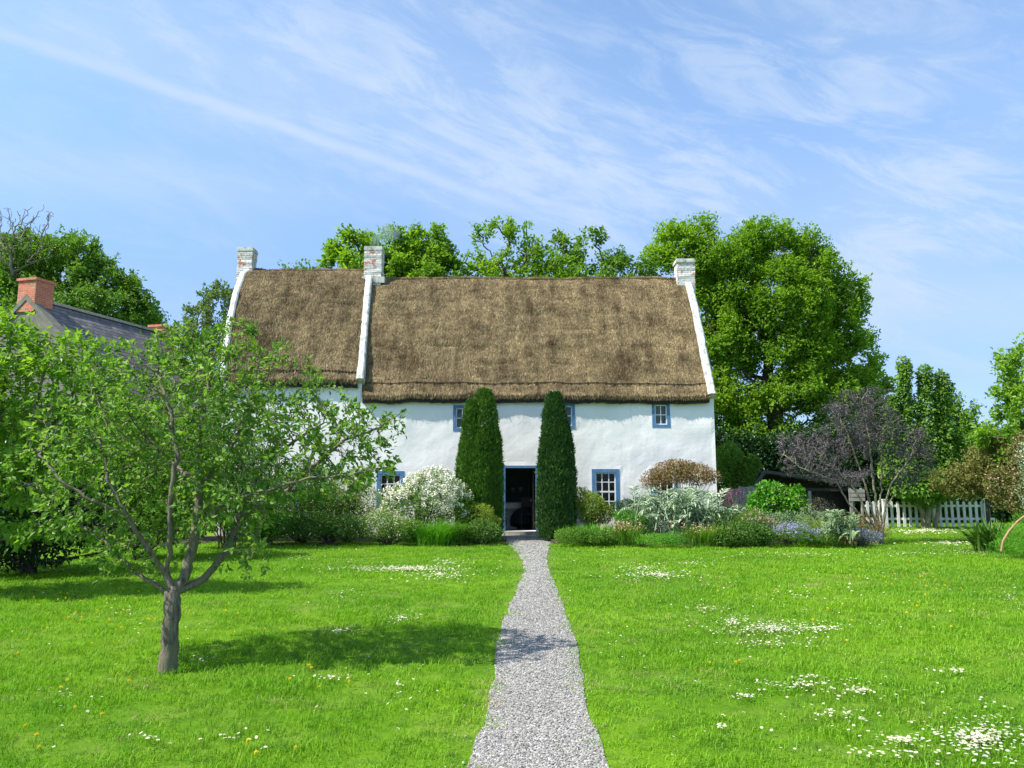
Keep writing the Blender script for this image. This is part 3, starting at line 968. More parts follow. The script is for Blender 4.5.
# roof profiles
prof_r = np.array([(22.24, 4.26), (22.84, 5.32), (23.45, 6.47), (24.1, 7.55), (24.6, 8.28), (24.95, 8.66)])
prof_l = np.array([(22.24, 4.76), (22.50, 5.60), (22.95, 6.72), (23.6, 7.84), (24.25, 8.62), (24.95, 8.96)])
prof_m = np.array([(22.24, 4.74), (22.80, 5.62), (23.42, 6.62), (24.05, 7.70), (24.55, 8.48), (24.95, 8.96)])
def prof(pf, s):
    """s 0..1 from eave to ridge; arc-length"""
    L = np.concatenate([[0], np.cumsum(np.linalg.norm(np.diff(pf, axis=0), axis=1))]); L /= L[-1]
    return np.stack([np.interp(s, L, pf[:, 0]), np.interp(s, L, pf[:, 1])], -1)
LEAN = {'l': -0.34, 'm': -0.34, 'r': 0.0}
def roof_section(name, pf, xa, xb, la, lb, label=None):
    nxs = int((xb - xa) / .12); ns = 44
    def surf(u, s, back):
        """u 0..1 along x, s up the slope"""
        yz = prof(pf, s)
        if pf is prof_l: yz = yz * (1 - u)[:, None] + prof(prof_m, s) * u[:, None]
        k = (yz[:, 1] - 4.1) / 4.6
        x = xa + (xb - xa) * u + (la + (lb - la) * u) * k
        y = np.where(back, 2 * YR - yz[:, 0], yz[:, 0])
        q = np.stack([x, y, yz[:, 1]], 1)
        slope = unit(np.stack([np.zeros(len(x)), np.where(back, 1, -1) * (1 - .35 * s), .62 + .5 * s], 1))
        dn = (vnoise(q, 1.1, 8, 3) - .5) * .13 - .010 * ((s * 7.5 + .4 * vnoise(q, .6, 5)) % 1.0) + (vnoise(q * np.array([1, 1, 3.]), 2.6, 18, 2) - .5) * .07
        q = q + slope * dn[:, None]
        q[:, 2] += (vnoise(np.stack([x, x * 0, x * 0], 1), 0.8, 9, 2) - .5) * .12 * (1 - s)
        return q, slope
    g = Geo()
    s = np.linspace(0, 1, ns)
    SS = np.concatenate([s, s[::-1][1:]]); BK = np.concatenate([np.zeros(ns, bool), np.ones(ns - 1, bool)])
    U = np.linspace(0, 1, nxs)
    UU, SI = np.meshgrid(U, np.arange(len(SS)))
    q, _ = surf(UU.ravel(), SS[SI.ravel()], BK[SI.ravel()])
    m_ = len(SS)
    Q = [(j * nxs + i, j * nxs + i + 1, (j + 1) * nxs + i + 1, (j + 1) * nxs + i) for j in range(m_ - 1) for i in range(nxs - 1)]
    g.add(q, Q, 0, .5)
    # rounded lip of the eaves, front and back
    for row, sg in ((0, 1), (m_ - 1, -1)):
        e = q[row * nxs:(row + 1) * nxs]
        a1_ = e + np.array([0, .02 * sg, -.10]); a2_ = e + np.array([0, .08 * sg, -.135])
        V = np.concatenate([e, a1_, a2_])
        Q2 = [(r_ * nxs + i + 1, r_ * nxs + i, (r_ + 1) * nxs + i, (r_ + 1) * nxs + i + 1) for r_ in range(2) for i in range(nxs - 1)]
        g.add(V, Q2, 0, .5)
    # loose straw laid down the slope
    rr = np.random.default_rng(int(abs(xa) * 10))
    for n_, back in ((int(100000 * (xb - xa) / 10.7), False), (int(6000 * (xb - xa) / 10.7), True)):
        u = rr.random(n_); ss = rr.random(n_) ** .95
        bk = np.full(n_, back)
        p0, sl_ = surf(u, ss, bk)
        p1, _ = surf(u, np.maximum(ss - .02, -0.0), bk)
        dn = unit(p1 - p0 + np.array([0, -1e-4, -1e-4]))
        dn = unit(dn + rr.normal(0, .16, (n_, 3)) * np.array([1.6, .5, .5]) + sl_ * (.05 + .13 * rr.random(n_))[:, None])
        low = ss < .02
        leaf_geo(g, p0 - dn * .04 + sl_ * .004, dn, sl_ + rr.normal(0, .3, (n_, 3)), .07 + .11 * rr.random(n_), .009 + .011 * rr.random(n_), 1, 0.1)
    n_ = int(5200 * (xb - xa) / 10.7)          # cut ends hanging at the eaves
    u = rr.random(n_); p0, sl_ = surf(u, np.zeros(n_), np.zeros(n_, bool))
    p0 = p0 + np.stack([0 * u, .03 * rr.random(n_), -.10 * rr.random(n_) + .03], 1)
    leaf_geo(g, p0, np.stack([rr.normal(0, .15, n_), -.25 + .2 * rr.random(n_), -np.ones(n_)], 1), np.tile([0, -1., .1], (n_, 1)), .06 + .06 * rr.random(n_), .014 + .014 * rr.random(n_), 1, .1)
    n_ = int(3200 * (xb - xa) / 10.7)          # tufts on the ridge
    u = rr.random(n_); p0, sl_ = surf(u, np.ones(n_), np.zeros(n_, bool))
    leaf_geo(g, p0 - np.array([0, 0, .02]), np.stack([rr.normal(0, .6, n_), rr.normal(0, .8, n_), .15 + .35 * rr.random(n_)], 1), rr.normal(size=(n_, 3)), .05 + .08 * rr.random(n_), .02, 1, .1)
    o = g.obj(name, [M['thatch'], M['straw']], cot)
    if label: o['label'] = label
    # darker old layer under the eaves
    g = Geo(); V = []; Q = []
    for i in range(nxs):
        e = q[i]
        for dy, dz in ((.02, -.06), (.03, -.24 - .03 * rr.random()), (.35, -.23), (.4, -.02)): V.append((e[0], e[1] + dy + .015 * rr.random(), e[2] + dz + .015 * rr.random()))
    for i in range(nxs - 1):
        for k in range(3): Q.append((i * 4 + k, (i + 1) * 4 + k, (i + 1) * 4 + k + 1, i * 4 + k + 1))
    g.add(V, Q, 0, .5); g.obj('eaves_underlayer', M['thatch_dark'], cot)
    # stitched hazel rod along the eaves
    g = Geo(); uu = np.linspace(0.005, .995, 160); p0, sl_ = surf(uu, np.full(160, .085 if pf is prof_r else .06), np.zeros(160, bool))
    p0 = p0 + sl_ * .03
    tubes(g, p0, np.arange(-1, 159), np.full(160, .012), 5)
    for i in range(0, 160, 4):
        c_ = p0[i]; g.box(c_[0] - .012, c_[0] + .012, c_[1] - .02, c_[1] + .03, c_[2] - .06, c_[2] + .03)
    g.obj('eaves_rod', M['twine'], cot)
    # rolled ridge cap
    g = Geo(); uu = np.linspace(0.0, 1.0, 90); p0, _ = surf(uu, np.ones(90), np.zeros(90, bool))
    p0[:, 2] += -.05 + .03 * vnoise(p0, 3, 77, 2)
    tubes(g, p0, np.arange(-1, 89), np.full(90, .075) + .03 * (vnoise(p0, 5, 78) - .5), 8)
    g.obj('ridge_roll', M['thatch'], cot, smooth=True)
roof_section('thatched_roof', prof_l, XL + .15, XM - .06, LEAN['l'], LEAN['m'], 'taller left thatch with a steep rounded slope')
roof_section('thatched_roof', prof_r, XM + .06, XR - .16, LEAN['m'], LEAN['r'], 'long right thatch with dark weathered patches')

# copings
def coping(pf, x0, x1, lean, h0=.16, z_off=0.0, s0=0.0, s1=1.0):
    ns = 40
    yz = prof(pf, np.linspace(s0, s1, ns))
    nrm = unit(np.stack([-(np.gradient(yz[:, 1])), np.gradient(yz[:, 0])], 1))
    rr = np.random.default_rng(int(abs(x0) * 100))
    V = []; Q = []
    full = [(y_, z_, n_[0], n_[1]) for (y_, z_), n_ in zip(yz, nrm)] + [(2 * YR - y_, z_, -n_[0], n_[1]) for (y_, z_), n_ in list(zip(yz, nrm))[::-1][1:]]
    for (y_, z_, ny, nz_) in full:
        k = (z_ - 4.1) / 4.6; w = rr.normal(0, .005, 4); hh = h0 + rr.normal(0, .005)
        xa, xb = x0 + lean * k + w[0], x1 + lean * k + w[1]
        V += [(xa, y_ - ny * .45, z_ - nz_ * .45), (xa, y_ + ny * (hh - .03), z_ + nz_ * (hh - .03)), (xa + .04, y_ + ny * hh, z_ + nz_ * hh),
              (xb - .04, y_ + ny * hh, z_ + nz_ * hh), (xb, y_ + ny * (hh - .03), z_ + nz_ * (hh - .03)), (xb, y_ - ny * .45, z_ - nz_ * .45)]
    m_ = len(full)
    for i in range(m_ - 1):
        for k in range(6): Q.append((i * 6 + k, i * 6 + (k + 1) % 6, (i + 1) * 6 + (k + 1) % 6, (i + 1) * 6 + k))
    g = Geo(); g.add(V, Q, 0, .5); g.add(V[:6], [(0, 1, 2, 3, 4, 5)], 0, .5); g.add(V[-6:], [(5, 4, 3, 2, 1, 0)], 0, .5)
    return g
coping(prof_l, XL - .03, XL + .17, LEAN['l'], .06).obj('gable_coping', M['coping'], cot, smooth=False)
coping(prof_m, XM - .09, XM + .12, LEAN['m'], .045, s0=.0, s1=.93).obj('gable_coping', M['coping'], cot)
coping(prof_r, XR - .21, XR + .03, LEAN['r'], .07).obj('gable_coping', M['coping'], cot)
# gable walls and back wall
def gable(pf, x0, x1, lean):
    yz = prof(pf, np.linspace(0.03, 1, 14)) - np.array([0, .2])
    poly = [(YF + .08, 0), (YF + .08, 4.0)] + [(max(y_, YF + .08), z_) for y_, z_ in yz] + [(min(2 * YR - y_, 2 * YR - YF), z_) for y_, z_ in yz[::-1][1:]] + [(2 * YR - YF, 4.0), (2 * YR - YF, 0)]
    g = Geo(); n_ = len(poly)
    V = [(x0 + lean * max(0, (z_ - 4.1) / 4.6), y_, z_) for y_, z_ in poly] + [(x1 + lean * max(0, (z_ - 4.1) / 4.6), y_, z_) for y_, z_ in poly]
    g.add(V, [list(range(n_))], 0, .5); g.f.append((np.array([list(range(n_, 2 * n_))[::-1]]), 0, np.array([.5])))
    g.f.append((np.array([(i, n_ + i, n_ + (i + 1) % n_, (i + 1) % n_) for i in range(n_)]), 0, np.full(n_, .5)))
    return g
gable(prof_l, XL + .002, XL + .24, LEAN['l']).obj('gable_wall', M['white'], cot)
gable(prof_r, XR - .25, XR - .002, LEAN['r']).obj('gable_wall', M['white'], cot)
g = Geo(); g.box(XL + .25, XR - .26, 2 * YR - YF - .3, 2 * YR - YF - .01, 0, 4.3); g.obj('rear_wall', M['white'], cot)
g = Geo(); g.box(XL + .25, XR - .26, YF + .43, 2 * YR - YF - .31, 0.0, .16); g.obj('inner_floor', M['inner_floor'], cot)
g = Geo(); g.box(XL + .25, XR - .26, YF + .43, 2 * YR - YF - .31, 2.42, 2.52); g.box(XL + .25, XR - .26, YF + .43, 2 * YR - YF - .31, 4.32, 4.36)
g.box(-1.6, -1.45, YF + .44, 2 * YR - YF - .32, .17, 2.41); g.box(1.75, 1.9, YF + .44, 2 * YR - YF - .32, .17, 2.41); g.box(-1.44, 1.74, YF + 4.3, YF + 4.4, .17, 2.41)
g.obj('inner_wall', M['inner_wall'], cot)

# chimneys
def chimney(x0, x1, y0, y1, zb, zt, cap=.05, label=None, skirt=None):
    g = Geo(); rr = np.random.default_rng(int(abs(x0) * 50))
    nz_ = int((zt - zb) / .1)
    V = []; Q = []
    for k in range(nz_ + 1):
        z = zb + (zt - zb) * k / nz_
        j = rr.normal(0, .008, 8)
        V += [(x0 + j[0], y0 + j[1], z), (x1 + j[2], y0 + j[3], z), (x1 + j[4], y1 + j[5], z), (x0 + j[6], y1 + j[7], z)]
    for k in range(nz_):
        for i in range(4): Q.append((k * 4 + i, k * 4 + (i + 1) % 4, k * 4 + 4 + (i + 1) % 4, k * 4 + 4 + i))
    g.add(V, Q, 0, .5); g.add(V[-4:], [(0, 1, 2, 3)], 0, .5)
    o = g.obj('chimney', M['brick_white'], cot)
    if label: o['label'] = label
    g = Geo(); c = cap
    g.box(x0 - c, x1 + c, y0 - c, y1 + c, zt - .10, zt - .02); g.box(x0 - c * .3, x1 + c * .3, y0 - c * .3, y1 + c * .3, zt - .017, zt + .035)
    co_ = g.obj('chimney_cap', M['coping'], cot); co_.parent = o
    if skirt:
        g = Geo(); g.box(*skirt); s_ = g.obj('flaunching', M['coping'], cot); s_.parent = o
YC = 24.66
def cx_(px, y, py=262): return P(px, py, y).x
chimney(cx_(237, YC), cx_(252, YC), YC, YC + .48, 7.6, P(245, 248, YC).z, .02, 'tall left gable chimney of whitened brick')
chimney(cx_(364, YC), cx_(381.5, YC), YC, YC + .5, 8.3, P(372, 247, YC).z, .015, 'middle chimney with red brick showing through the paint',
        (cx_(362, YC - .05), cx_(385, YC), YC - .05, YC + .6, P(370, 283, YC).z, P(370, 277, YC).z))
chimney(cx_(677, YC), cx_(694.5, YC), YC, YC + .48, 8.0, P(685, 259.5, YC).z, .035, 'right gable chimney with leaning capped top')

# windows and door
def ring(g, x0, x1, z0, z1, wd, y0, y1, bottom=True, wt=None):
    wt = wt or wd
    zb = z0 + (wd if bottom else 0)
    g.box(x0 + .001, x0 + wd, y0, y1, z0 + .001, z1 - .001)
    g.box(x1 - wd, x1 - .001, y0, y1, z0 + .001, z1 - .001)
    g.box(x0 + wd, x1 - wd, y0, y1, z1 - wt, z1 - .001)
    if bottom: g.box(x0 + wd, x1 - wd, y0, y1, z0 + .001, z0 + wd)
def window(o, cols, rows, bw, bottom, meet=None, label=None, blind=False):
    x0, x1, z0, z1 = o
    g = Geo(); y0 = YF - .012
    ring(g, x0, x1, z0, z1, bw, y0, YF + .10, bottom)
    fr = g.obj('window', M['blue'], cot)
    if label: fr['label'] = label
    ix0, ix1 = x0 + bw, x1 - bw; iz0, iz1 = z0 + (bw if bottom else 0), z1 - bw
    g = Geo(); sw = .035; ya, yb = YF + .035, YF + .08
    ring(g, ix0, ix1, iz0, iz1, sw, ya, yb)
    for c in range(1, cols):
        xc = ix0 + (ix1 - ix0) * c / cols; g.box(xc - .013, xc + .013, ya + .008, yb - .002, iz0 + sw, iz1 - sw)
    for r_ in range(1, rows):
        zc_ = iz0 + (iz1 - iz0) * r_ / rows; hw = .024 if meet == r_ else .013
        g.box(ix0 + sw, ix1 - sw, ya + (.004 if meet == r_ else .011), yb - .005, zc_ - hw, zc_ + hw)
    s_ = g.obj('sash', M['sash'], fr)
    g = Geo(); yp = YF + .066
    g.add([(ix0, yp, iz0), (ix1, yp, iz0), (ix1, yp, iz1), (ix0, yp, iz1)], [(0, 1, 2, 3)], 0, .5)
    g.obj('pane', M['glass'], fr)
    if blind:
        g = Geo(); g.box(ix0, ix1, YF + .22, YF + .225, iz0, iz1); g.obj('curtain', M['blind'], fr)
M['blind'] = plain('grey net curtain', (0.30, 0.33, 0.35), 0.9, 0.2, 5)
for k, o in enumerate(uppers):
    window(o, 2, 2, .085, True, None, ['small upper window partly covered by the left yew', 'small upper window partly covered by the right yew', 'small upper window near the right gable'][k], True)
for k, o in enumerate(lowers):
    window(o, 3, 4, .105, False, 2, ['tall sash window right of the door', 'tall sash window behind the bronze shrub', 'tall sash window behind the white flowering shrub'][k])
window(hidden[0], 3, 4, .105, False, 2, 'tall sash window behind the young tree')
g = Geo(); ring(g, *door, .10, YF - .015, YF + .12, False, .075)
dfm = g.obj('door_frame', M['blue'], cot)
# open door leaf swung inwards against the right reveal
g = Geo(); dx = door[1] - .13
g.box(dx - .045, dx, YF + .44, YF + 1.28, .17, door[3] - .09)
for z in (.45, 1.15): g.box(dx - .06, dx - .046, YF + .54, YF + 1.18, z, z + .55)
dl = g.obj('door', M['chair_wood'], cot)
g = Geo(); g.box(dx - .10, dx - .047, YF + 1.20, YF + 1.23, 1.05, 1.10); g.obj('handle', M['cap'], dl)
zs_ = G(520, 539).z
sx0, sx1 = P(503, 534, 22.0).x, P(541, 534, 22.0).x
g = Geo(); g.box(sx0 - .02, sx1 + .03, YF - .42, YF + .0, .0, .10); g.obj('doorstep', M['stone'], cot)
g = Geo(); g.box(sx0 + .02, sx1, YF - .18, YF + .43, .102, .20); g.obj('doorstep', M['stone'], cot)

# furniture seen through the doorway
tb = empty('round_table', 'pale pedestal table just inside the open cottage door', 'table', (-.13, YF + 2.0, .16))
def lathe(g, cx0, cy0, prof_, k=24, mat=0):
    V = []; Q = []
    for (r_, z) in prof_:
        for i in range(k):
            a = i * 2 * math.pi / k; V.append((cx0 + r_ * math.cos(a), cy0 + r_ * math.sin(a), z))
    for j in range(len(prof_) - 1):
        for i in range(k): Q.append((j * k + i, j * k + (i + 1) % k, (j + 1) * k + (i + 1) % k, (j + 1) * k + i))
    g.add(V, Q, mat, .5)
g = Geo(); lathe(g, -.13, YF + 2.0, [(.0, .80), (.42, .80), (.44, .83), (.44, .98), (.41, 1.0), (0, 1.0)]); g.obj('tabletop', M['linen'], tb)
g = Geo(); lathe(g, -.13, YF + 2.0, [(.30, .16), (.28, .20), (.09, .24), (.06, .40), (.10, .55), (.20, .70), (.34, .80)]); g.obj('pedestal', M['linen'], tb)
cb_ = empty('dresser', 'dim teal painted dresser with open shelves beyond the table indoors', 'dresser', (0, YF + 3.9, .16))
g = Geo(); g.box(-.9, -.84, YF + 3.7, YF + 4.15, .17, 2.1); g.box(.55, .61, YF + 3.7, YF + 4.15, .17, 2.1); g.box(-.9, .61, YF + 4.16, YF + 4.2, .17, 2.1); g.obj('carcass', M['teal'], cb_)
for z in (.9, 1.25, 1.6, 2.05):
    g = Geo(); g.box(-.835, .545, YF + 3.72, YF + 4.15, z, z + .045); g.obj('shelf', M['teal'], cb_)
for x in (-.62, -.3, .02, .3):
    pl_ = Geo(); lathe(pl_, x, YF + 3.9, [(.0, 1.30), (.05, 1.30), (.09, 1.42), (.10, 1.46), (.085, 1.46), (.04, 1.33), (0, 1.33)], 14)
    o = pl_.obj('bowl', M['linen']); tag(o, 'pale bowl on a shelf of the dim indoor dresser', 'bowl', 'bowls on the dresser')
for k, x in enumerate((.32, .62)):
    pass
ch = empty('wooden_chair', 'dark wooden chair standing beside the pale table indoors', 'chair', (.48, YF + 1.9, .16))
g = Geo(); g.box(.28, .68, YF + 1.7, YF + 2.1, .60, .64); g.obj('seat', M['chair_wood'], ch)
g = Geo(); g.box(.285, .675, YF + 2.07, YF + 2.10, .85, 1.15); g.obj('backrest', M['chair_wood'], ch)
for x in (.30, .64):
    g = Geo(); g.box(x - .02, x + .02, YF + 1.71, YF + 1.75, .16, .598); g.obj('leg', M['chair_wood'], ch)
    g = Geo(); g.box(x - .02, x + .02, YF + 2.05, YF + 2.068, .16, 1.15); g.obj('leg', M['chair_wood'], ch)

# smoke from the middle chimney
m = bpy.data.materials.new('thin blue smoke'); m.use_nodes = True; t = m.node_tree; t.nodes.clear()
out = t.nodes.new('ShaderNodeOutputMaterial'); pv = t.nodes.new('ShaderNodeVolumePrincipled')
pv.inputs['Color'].default_value = (0.55, 0.72, 0.85, 1)
nz = noise(t, objco(t), 2.2, 3, .6)
t.links.new(ramp(t, nz, [(0.42, (0, 0, 0)), (0.7, (1.1, 1.1, 1.1))]), pv.inputs['Density'])
t.links.new(pv.outputs[0], out.inputs['Volume'])
M['smoke'] = m
g = Geo(); c0 = P(372, 246, YC + .4); c1 = P(398, 224, YC + .6); pth = polypath([c0 + Vector((0, 0, .02)), (c0 + c1) / 2 + Vector((.0, 0, .1)), c1], .12)
n_ = len(pth); Rr = np.interp(np.arange(n_), [0, n_ * .3, n_ * .75, n_ - 1], [.13, .30, .50, .06])
tubes(g, np.array(pth), np.arange(-1, n_ - 1), Rr, 14, 0)
b0 = 0
g.f.append((np.array([list(range(14))[::-1]]), 0, np.array([.5]))); g.f.append((np.array([list(range(14 * (n_ - 1), 14 * n_))]), 0, np.array([.5])))
sm = g.obj('smoke', M['smoke'], smooth=True); tag(sm, 'thin bluish smoke drifting off the middle chimney', 'smoke', kind='stuff')

# ------------------------------------------------------------------ slate-roofed building on the left
def atH(px, py, Z):
    u = (px - 512) / F; v = (384 - py) / F
    t_ = (Z - EYE) / (v * cp + sp)
    return Vector((u * t_, (cp - v * sp) * t_, Z))
A = atH(28, 298, 8.1); B = atH(162, 334, 8.1)
dv = B - A; LN = dv.length; rz = math.atan2(dv.y, dv.x) - math.pi / 2
sb = empty('slate_building', 'neighbouring building with a slate roof and red brick chimneys at far left', 'building', (A.x, A.y, 0), None, rz)
def lobj(g, name, mat, par=sb, smooth=False):
    me = g.mesh(name, mat, smooth); o = bpy.data.objects.new(name, me); COL.objects.link(o); o.parent = par; return o
HW, EZ = 4.1, 4.3
g = Geo(); g.prism([(-HW, 0), (HW, 0), (HW, EZ), (0, 8.0), (-HW, EZ)], 'y', 0, LN, 0); lobj(g, 'wall', M['render_grey'])
g = Geo(); g.prism([(0, 8.0), (HW + .3, EZ - .27), (HW + .3, EZ - .13), (0, 8.14)], 'y', .30, LN + .1)
g.prism([(0, 8.0), (0, 8.14), (-HW - .3, EZ - .13), (-HW - .3, EZ - .27)], 'y', .30, LN + .1); rf = lobj(g, 'roof', M['slate'])
g = Geo(); g.prism([(0, 8.02), (HW + .3, EZ - .25), (HW + .3, EZ - .05), (0, 8.22), (-HW - .3, EZ - .05), (-HW - .3, EZ - .25)], 'y', -.08, .29); lobj(g, 'verge', M['render_grey'])
g = Geo(); g.box(-.13, .13, .31, LN + .12, 8.09, 8.19); lobj(g, 'ridge_tiles', M['cap'])
for y0, hgt, lb in ((-.05, .62, 'large red brick chimney on the near gable'), (LN - .3, .26, 'smaller far chimney')):
    g = Geo(); w_ = .42
    g.box(-w_, w_ * .85, y0, y0 + .75, 7.6, 8.1 + hgt); o = lobj(g, 'chimney', M['brick_red']); o['label'] = lb
    g = Geo(); g.box(-w_ - .05, w_ * .85 + .05, y0 - .05, y0 + .80, 8.1 + hgt + .002, 8.1 + hgt + .10); lobj(g, 'chimney_cap', M['brick_red'], o)
for y in (2.2, 5.0):
    g = Geo(); g.box(HW - .02, HW + .05, y - .5, y + .5, 1.1, 2.6); o = lobj(g, 'window', M['sash'])
    g = Geo(); g.box(HW + .052, HW + .06, y - .42, y + .42, 1.18, 2.52); lobj(g, 'pane', M['glass'], o)

# ------------------------------------------------------------------ vegetation generators
def make_tree(name, label, cat, base, lobes, Y, n_attr, n_leaf, lsize, leafm, barkm, seed, trunk_r=.2, D=None, group=None,
              init=None, jit=.3, leaf_lo=0.0, hi=False, aspect=.62, k=6, up=.35, sig=1.0, depth=.9, extra=None, r0=.012, rmin=0.0, maxn=9000, expo=2.3, lo=.25, keepw=None, tipw=1.6, clus=5, rpow=.5):
    r = np.random.default_rng(seed)
    LB = lobes_px(lobes, Y, depth)
    base = np.array(base, float)
    cen = np.mean([c for c, _ in LB], axis=0)
    zmin = min(c[2] - rd[2] for c, rd in LB)
    ext = max(max(c[0] + rd[0] for c, rd in LB) - min(c[0] - rd[0] for c, rd in LB), 1)
    A_, _ = sample_lobes(LB, n_attr, r, lo)
    A_ = A_[A_[:, 2] > .15]
    D = D or ext / 32
    if init is None:
        topz = max(zmin + .1 * (cen[2] - zmin), .4)
        tp_ = np.array([base[0] * .6 + cen[0] * .4, base[1] * .6 + cen[1] * .4, max(topz, base[2] + .3)])
        mid = (base + tp_) / 2 + np.array([r.normal(0, .04), 0, 0]) * ext * .3
        pth = polypath([base, mid, tp_, tp_ + (cen - tp_) * .45], D)
        nodes = pth; par = list(range(-1, len(pth) - 1))
    else: nodes, par = init
    N, pa = colonize(nodes, par, A_, D, D * 9, D * 1.7, 120, r, jit, (0, 0, .08), maxn)
    R = radii(pa, r0, expo, trunk_r, rpow)
    R = R * (1 + .25 * np.exp(-np.maximum(N[:, 2], 0) / (trunk_r * 1.1)) * (R > R[0] * .6))
    root = empty(name, label, cat, tuple(base), group)
    g = Geo(); tubes(g, N, pa, R, k, 0, rmin, lump=.06); g.obj('trunk', barkm, root, smooth=True)
    tips = np.where(R < r0 * tipw)[0]
    if keepw is not None: tips = tips[keepw(N[tips])]
    if len(tips) == 0: tips = np.arange(len(N))
    g = Geo()
    # leaves gather in sprays around twig nodes
    nc = n_leaf // clus; n_leaf = nc * clus
    pk = r.choice(tips, nc)
    off = unit(r.normal(size=(nc, 3))) * (r.random((nc, 1)) ** .6) * D * sig
    pk = np.repeat(pk, clus); off = np.repeat(off, clus, 0)
    tan = unit(N[pk] - N[pa[pk]] + 1e-6)
    pos = N[pk] + off + r.normal(size=(n_leaf, 3)) * lsize * .38
    nearc = unit(pos - cen)
    ax = unit(tan * .5 + r.normal(size=(n_leaf, 3)) * .7 + nearc * .4 + np.array([0, 0, -.1]))
    nm = unit(np.array([0, 0, 1.]) * up * 2 + nearc * .5 + r.normal(size=(n_leaf, 3)) * .6)
    Ls = lsize * (.6 + .7 * r.random(n_leaf))
    leaf_geo(g, pos, ax, nm, Ls, Ls * aspect, 0, .15, hi)
    mats = [leafm]
    if extra:
        frac, m2, sz = extra; m_ = int(n_leaf * frac); pk2 = r.choice(len(pos), m_)
        p2 = pos[pk2] + nearc[pk2] * D * .3
        leaf_geo(g, p2, r.normal(size=(m_, 3)), nearc[pk2] + r.normal(size=(m_, 3)) * .3, sz, sz * .9, 1, .1)
        mats.append(m2)
    g.obj('crown', mats, root)
    return root

def puff(g, LB, n, ls, r, mat=0, aspect=.5, lo=.55, up=.5, axisup=.0, clump=0.0, nscale=2.2, zmin=.02, hi=False, gap=.35, rad=.6):
    P_, dd = sample_lobes(LB, int(n * 1.5), r, lo)
    # lumpy outline: push leaves in and out with noise
    C = np.mean([c for c, _ in LB], axis=0)
    nz_ = vnoise(P_, nscale, 61, 3)
    size = np.mean([rd.mean() for _, rd in LB])
    P_ = P_ + unit(dd) * ((nz_ - .5) * size * .55)[:, None]
    keep = (P_[:, 2] > zmin) & (vnoise(P_, nscale * 2.2, 63, 2) > gap * r.random(len(P_)) * 1.3)
    P_, dd = P_[keep][:n], dd[keep][:n]
    m_ = len(P_)
    ou = unit(dd)
    ax = unit(ou * rad + r.normal(size=(m_, 3)) * .6 + np.array([0, 0, axisup]))
    nm = unit(ou * .7 + np.array([0, 0, up]) + r.normal(size=(m_, 3)) * .45)
    Ls = ls * (.55 + .8 * r.random(m_))
    leaf_geo(g, P_, ax, nm, Ls, Ls * aspect, mat, .15, hi)
    return P_, ou

def shrub(name, label, cat, lobes, Y, n, ls, leafm, seed, aspect=.5, depth=.8, stems=8, barkm=None, flowers=None, up=.5, axisup=.1, lo=.45, group=None, nscale=2.2, gap=.35, rad=.6, stem_r=.014):
    """flowers: (material, count, petal size, upward bias, cluster)"""
    r = np.random.default_rng(seed)
    LB = lobes_px(lobes, Y, depth)
    cen = np.mean([c for c, _ in LB], axis=0)
    base = (cen[0], cen[1], 0.03)
    root = empty(name, label, cat, base, group)
    g = Geo()
    P_, ou = puff(g, LB, n, ls, r, 0, aspect, lo, up, axisup, nscale=nscale, gap=gap, rad=rad)
    g.obj('foliage', leafm, root)
    if stems:
        g = Geo(); tg = P_[r.choice(len(P_), stems * 3)]
        nodes = []; par = []; Rr = []
        for i in range(stems * 3):
            b0_ = np.array([base[0] + r.normal(0, .08), base[1] + r.normal(0, .06), .0]); e_ = tg[i] * .92 + np.array(base) * .08
            m1_ = b0_ * .5 + e_ * .5 + np.array([0, 0, .12 * (e_[2])])
            k0 = len(nodes)
            for j, q in enumerate((b0_, b0_ * .6 + m1_ * .4, m1_, m1_ * .4 + e_ * .6, e_)):
                nodes.append(q); par.append(-1 if j == 0 else k0 + j - 1); Rr.append(stem_r * (1 - j * .2) + .002)
        tubes(g, np.array(nodes), np.array(par), np.array(Rr), 5); g.obj('stem', barkm or M['bark_dark'], root, smooth=True)
    if flowers:
        for fl in (flowers if isinstance(flowers, list) else [flowers]):
            fm, cnt, fs, ub, clu = fl
            w = np.clip(ou[:, 2] * ub + (-ou[:, 1]) * .6 + .3, .02, None); w /= w.sum()
            pk = r.choice(len(P_), cnt, p=w)
            c_ = P_[pk] + ou[pk] * ls * .5
            c_ = np.repeat(c_, clu, 0); o_ = np.repeat(ou[pk], clu, 0); m_ = len(c_)
            c_ = c_ + r.normal(size=(m_, 3)) * fs * .75
            g = Geo(); ang = unit(r.normal(size=(m_, 3)) + o_ * .4)
            leaf_geo(g, c_, ang, o_ + np.array([0, -.3, .4]) + r.normal(size=(m_, 3)) * .3, fs * (.7 + .6 * r.random(m_)), fs * .8, 0, .1)
            g.obj('blossom', fm, root)
    return root

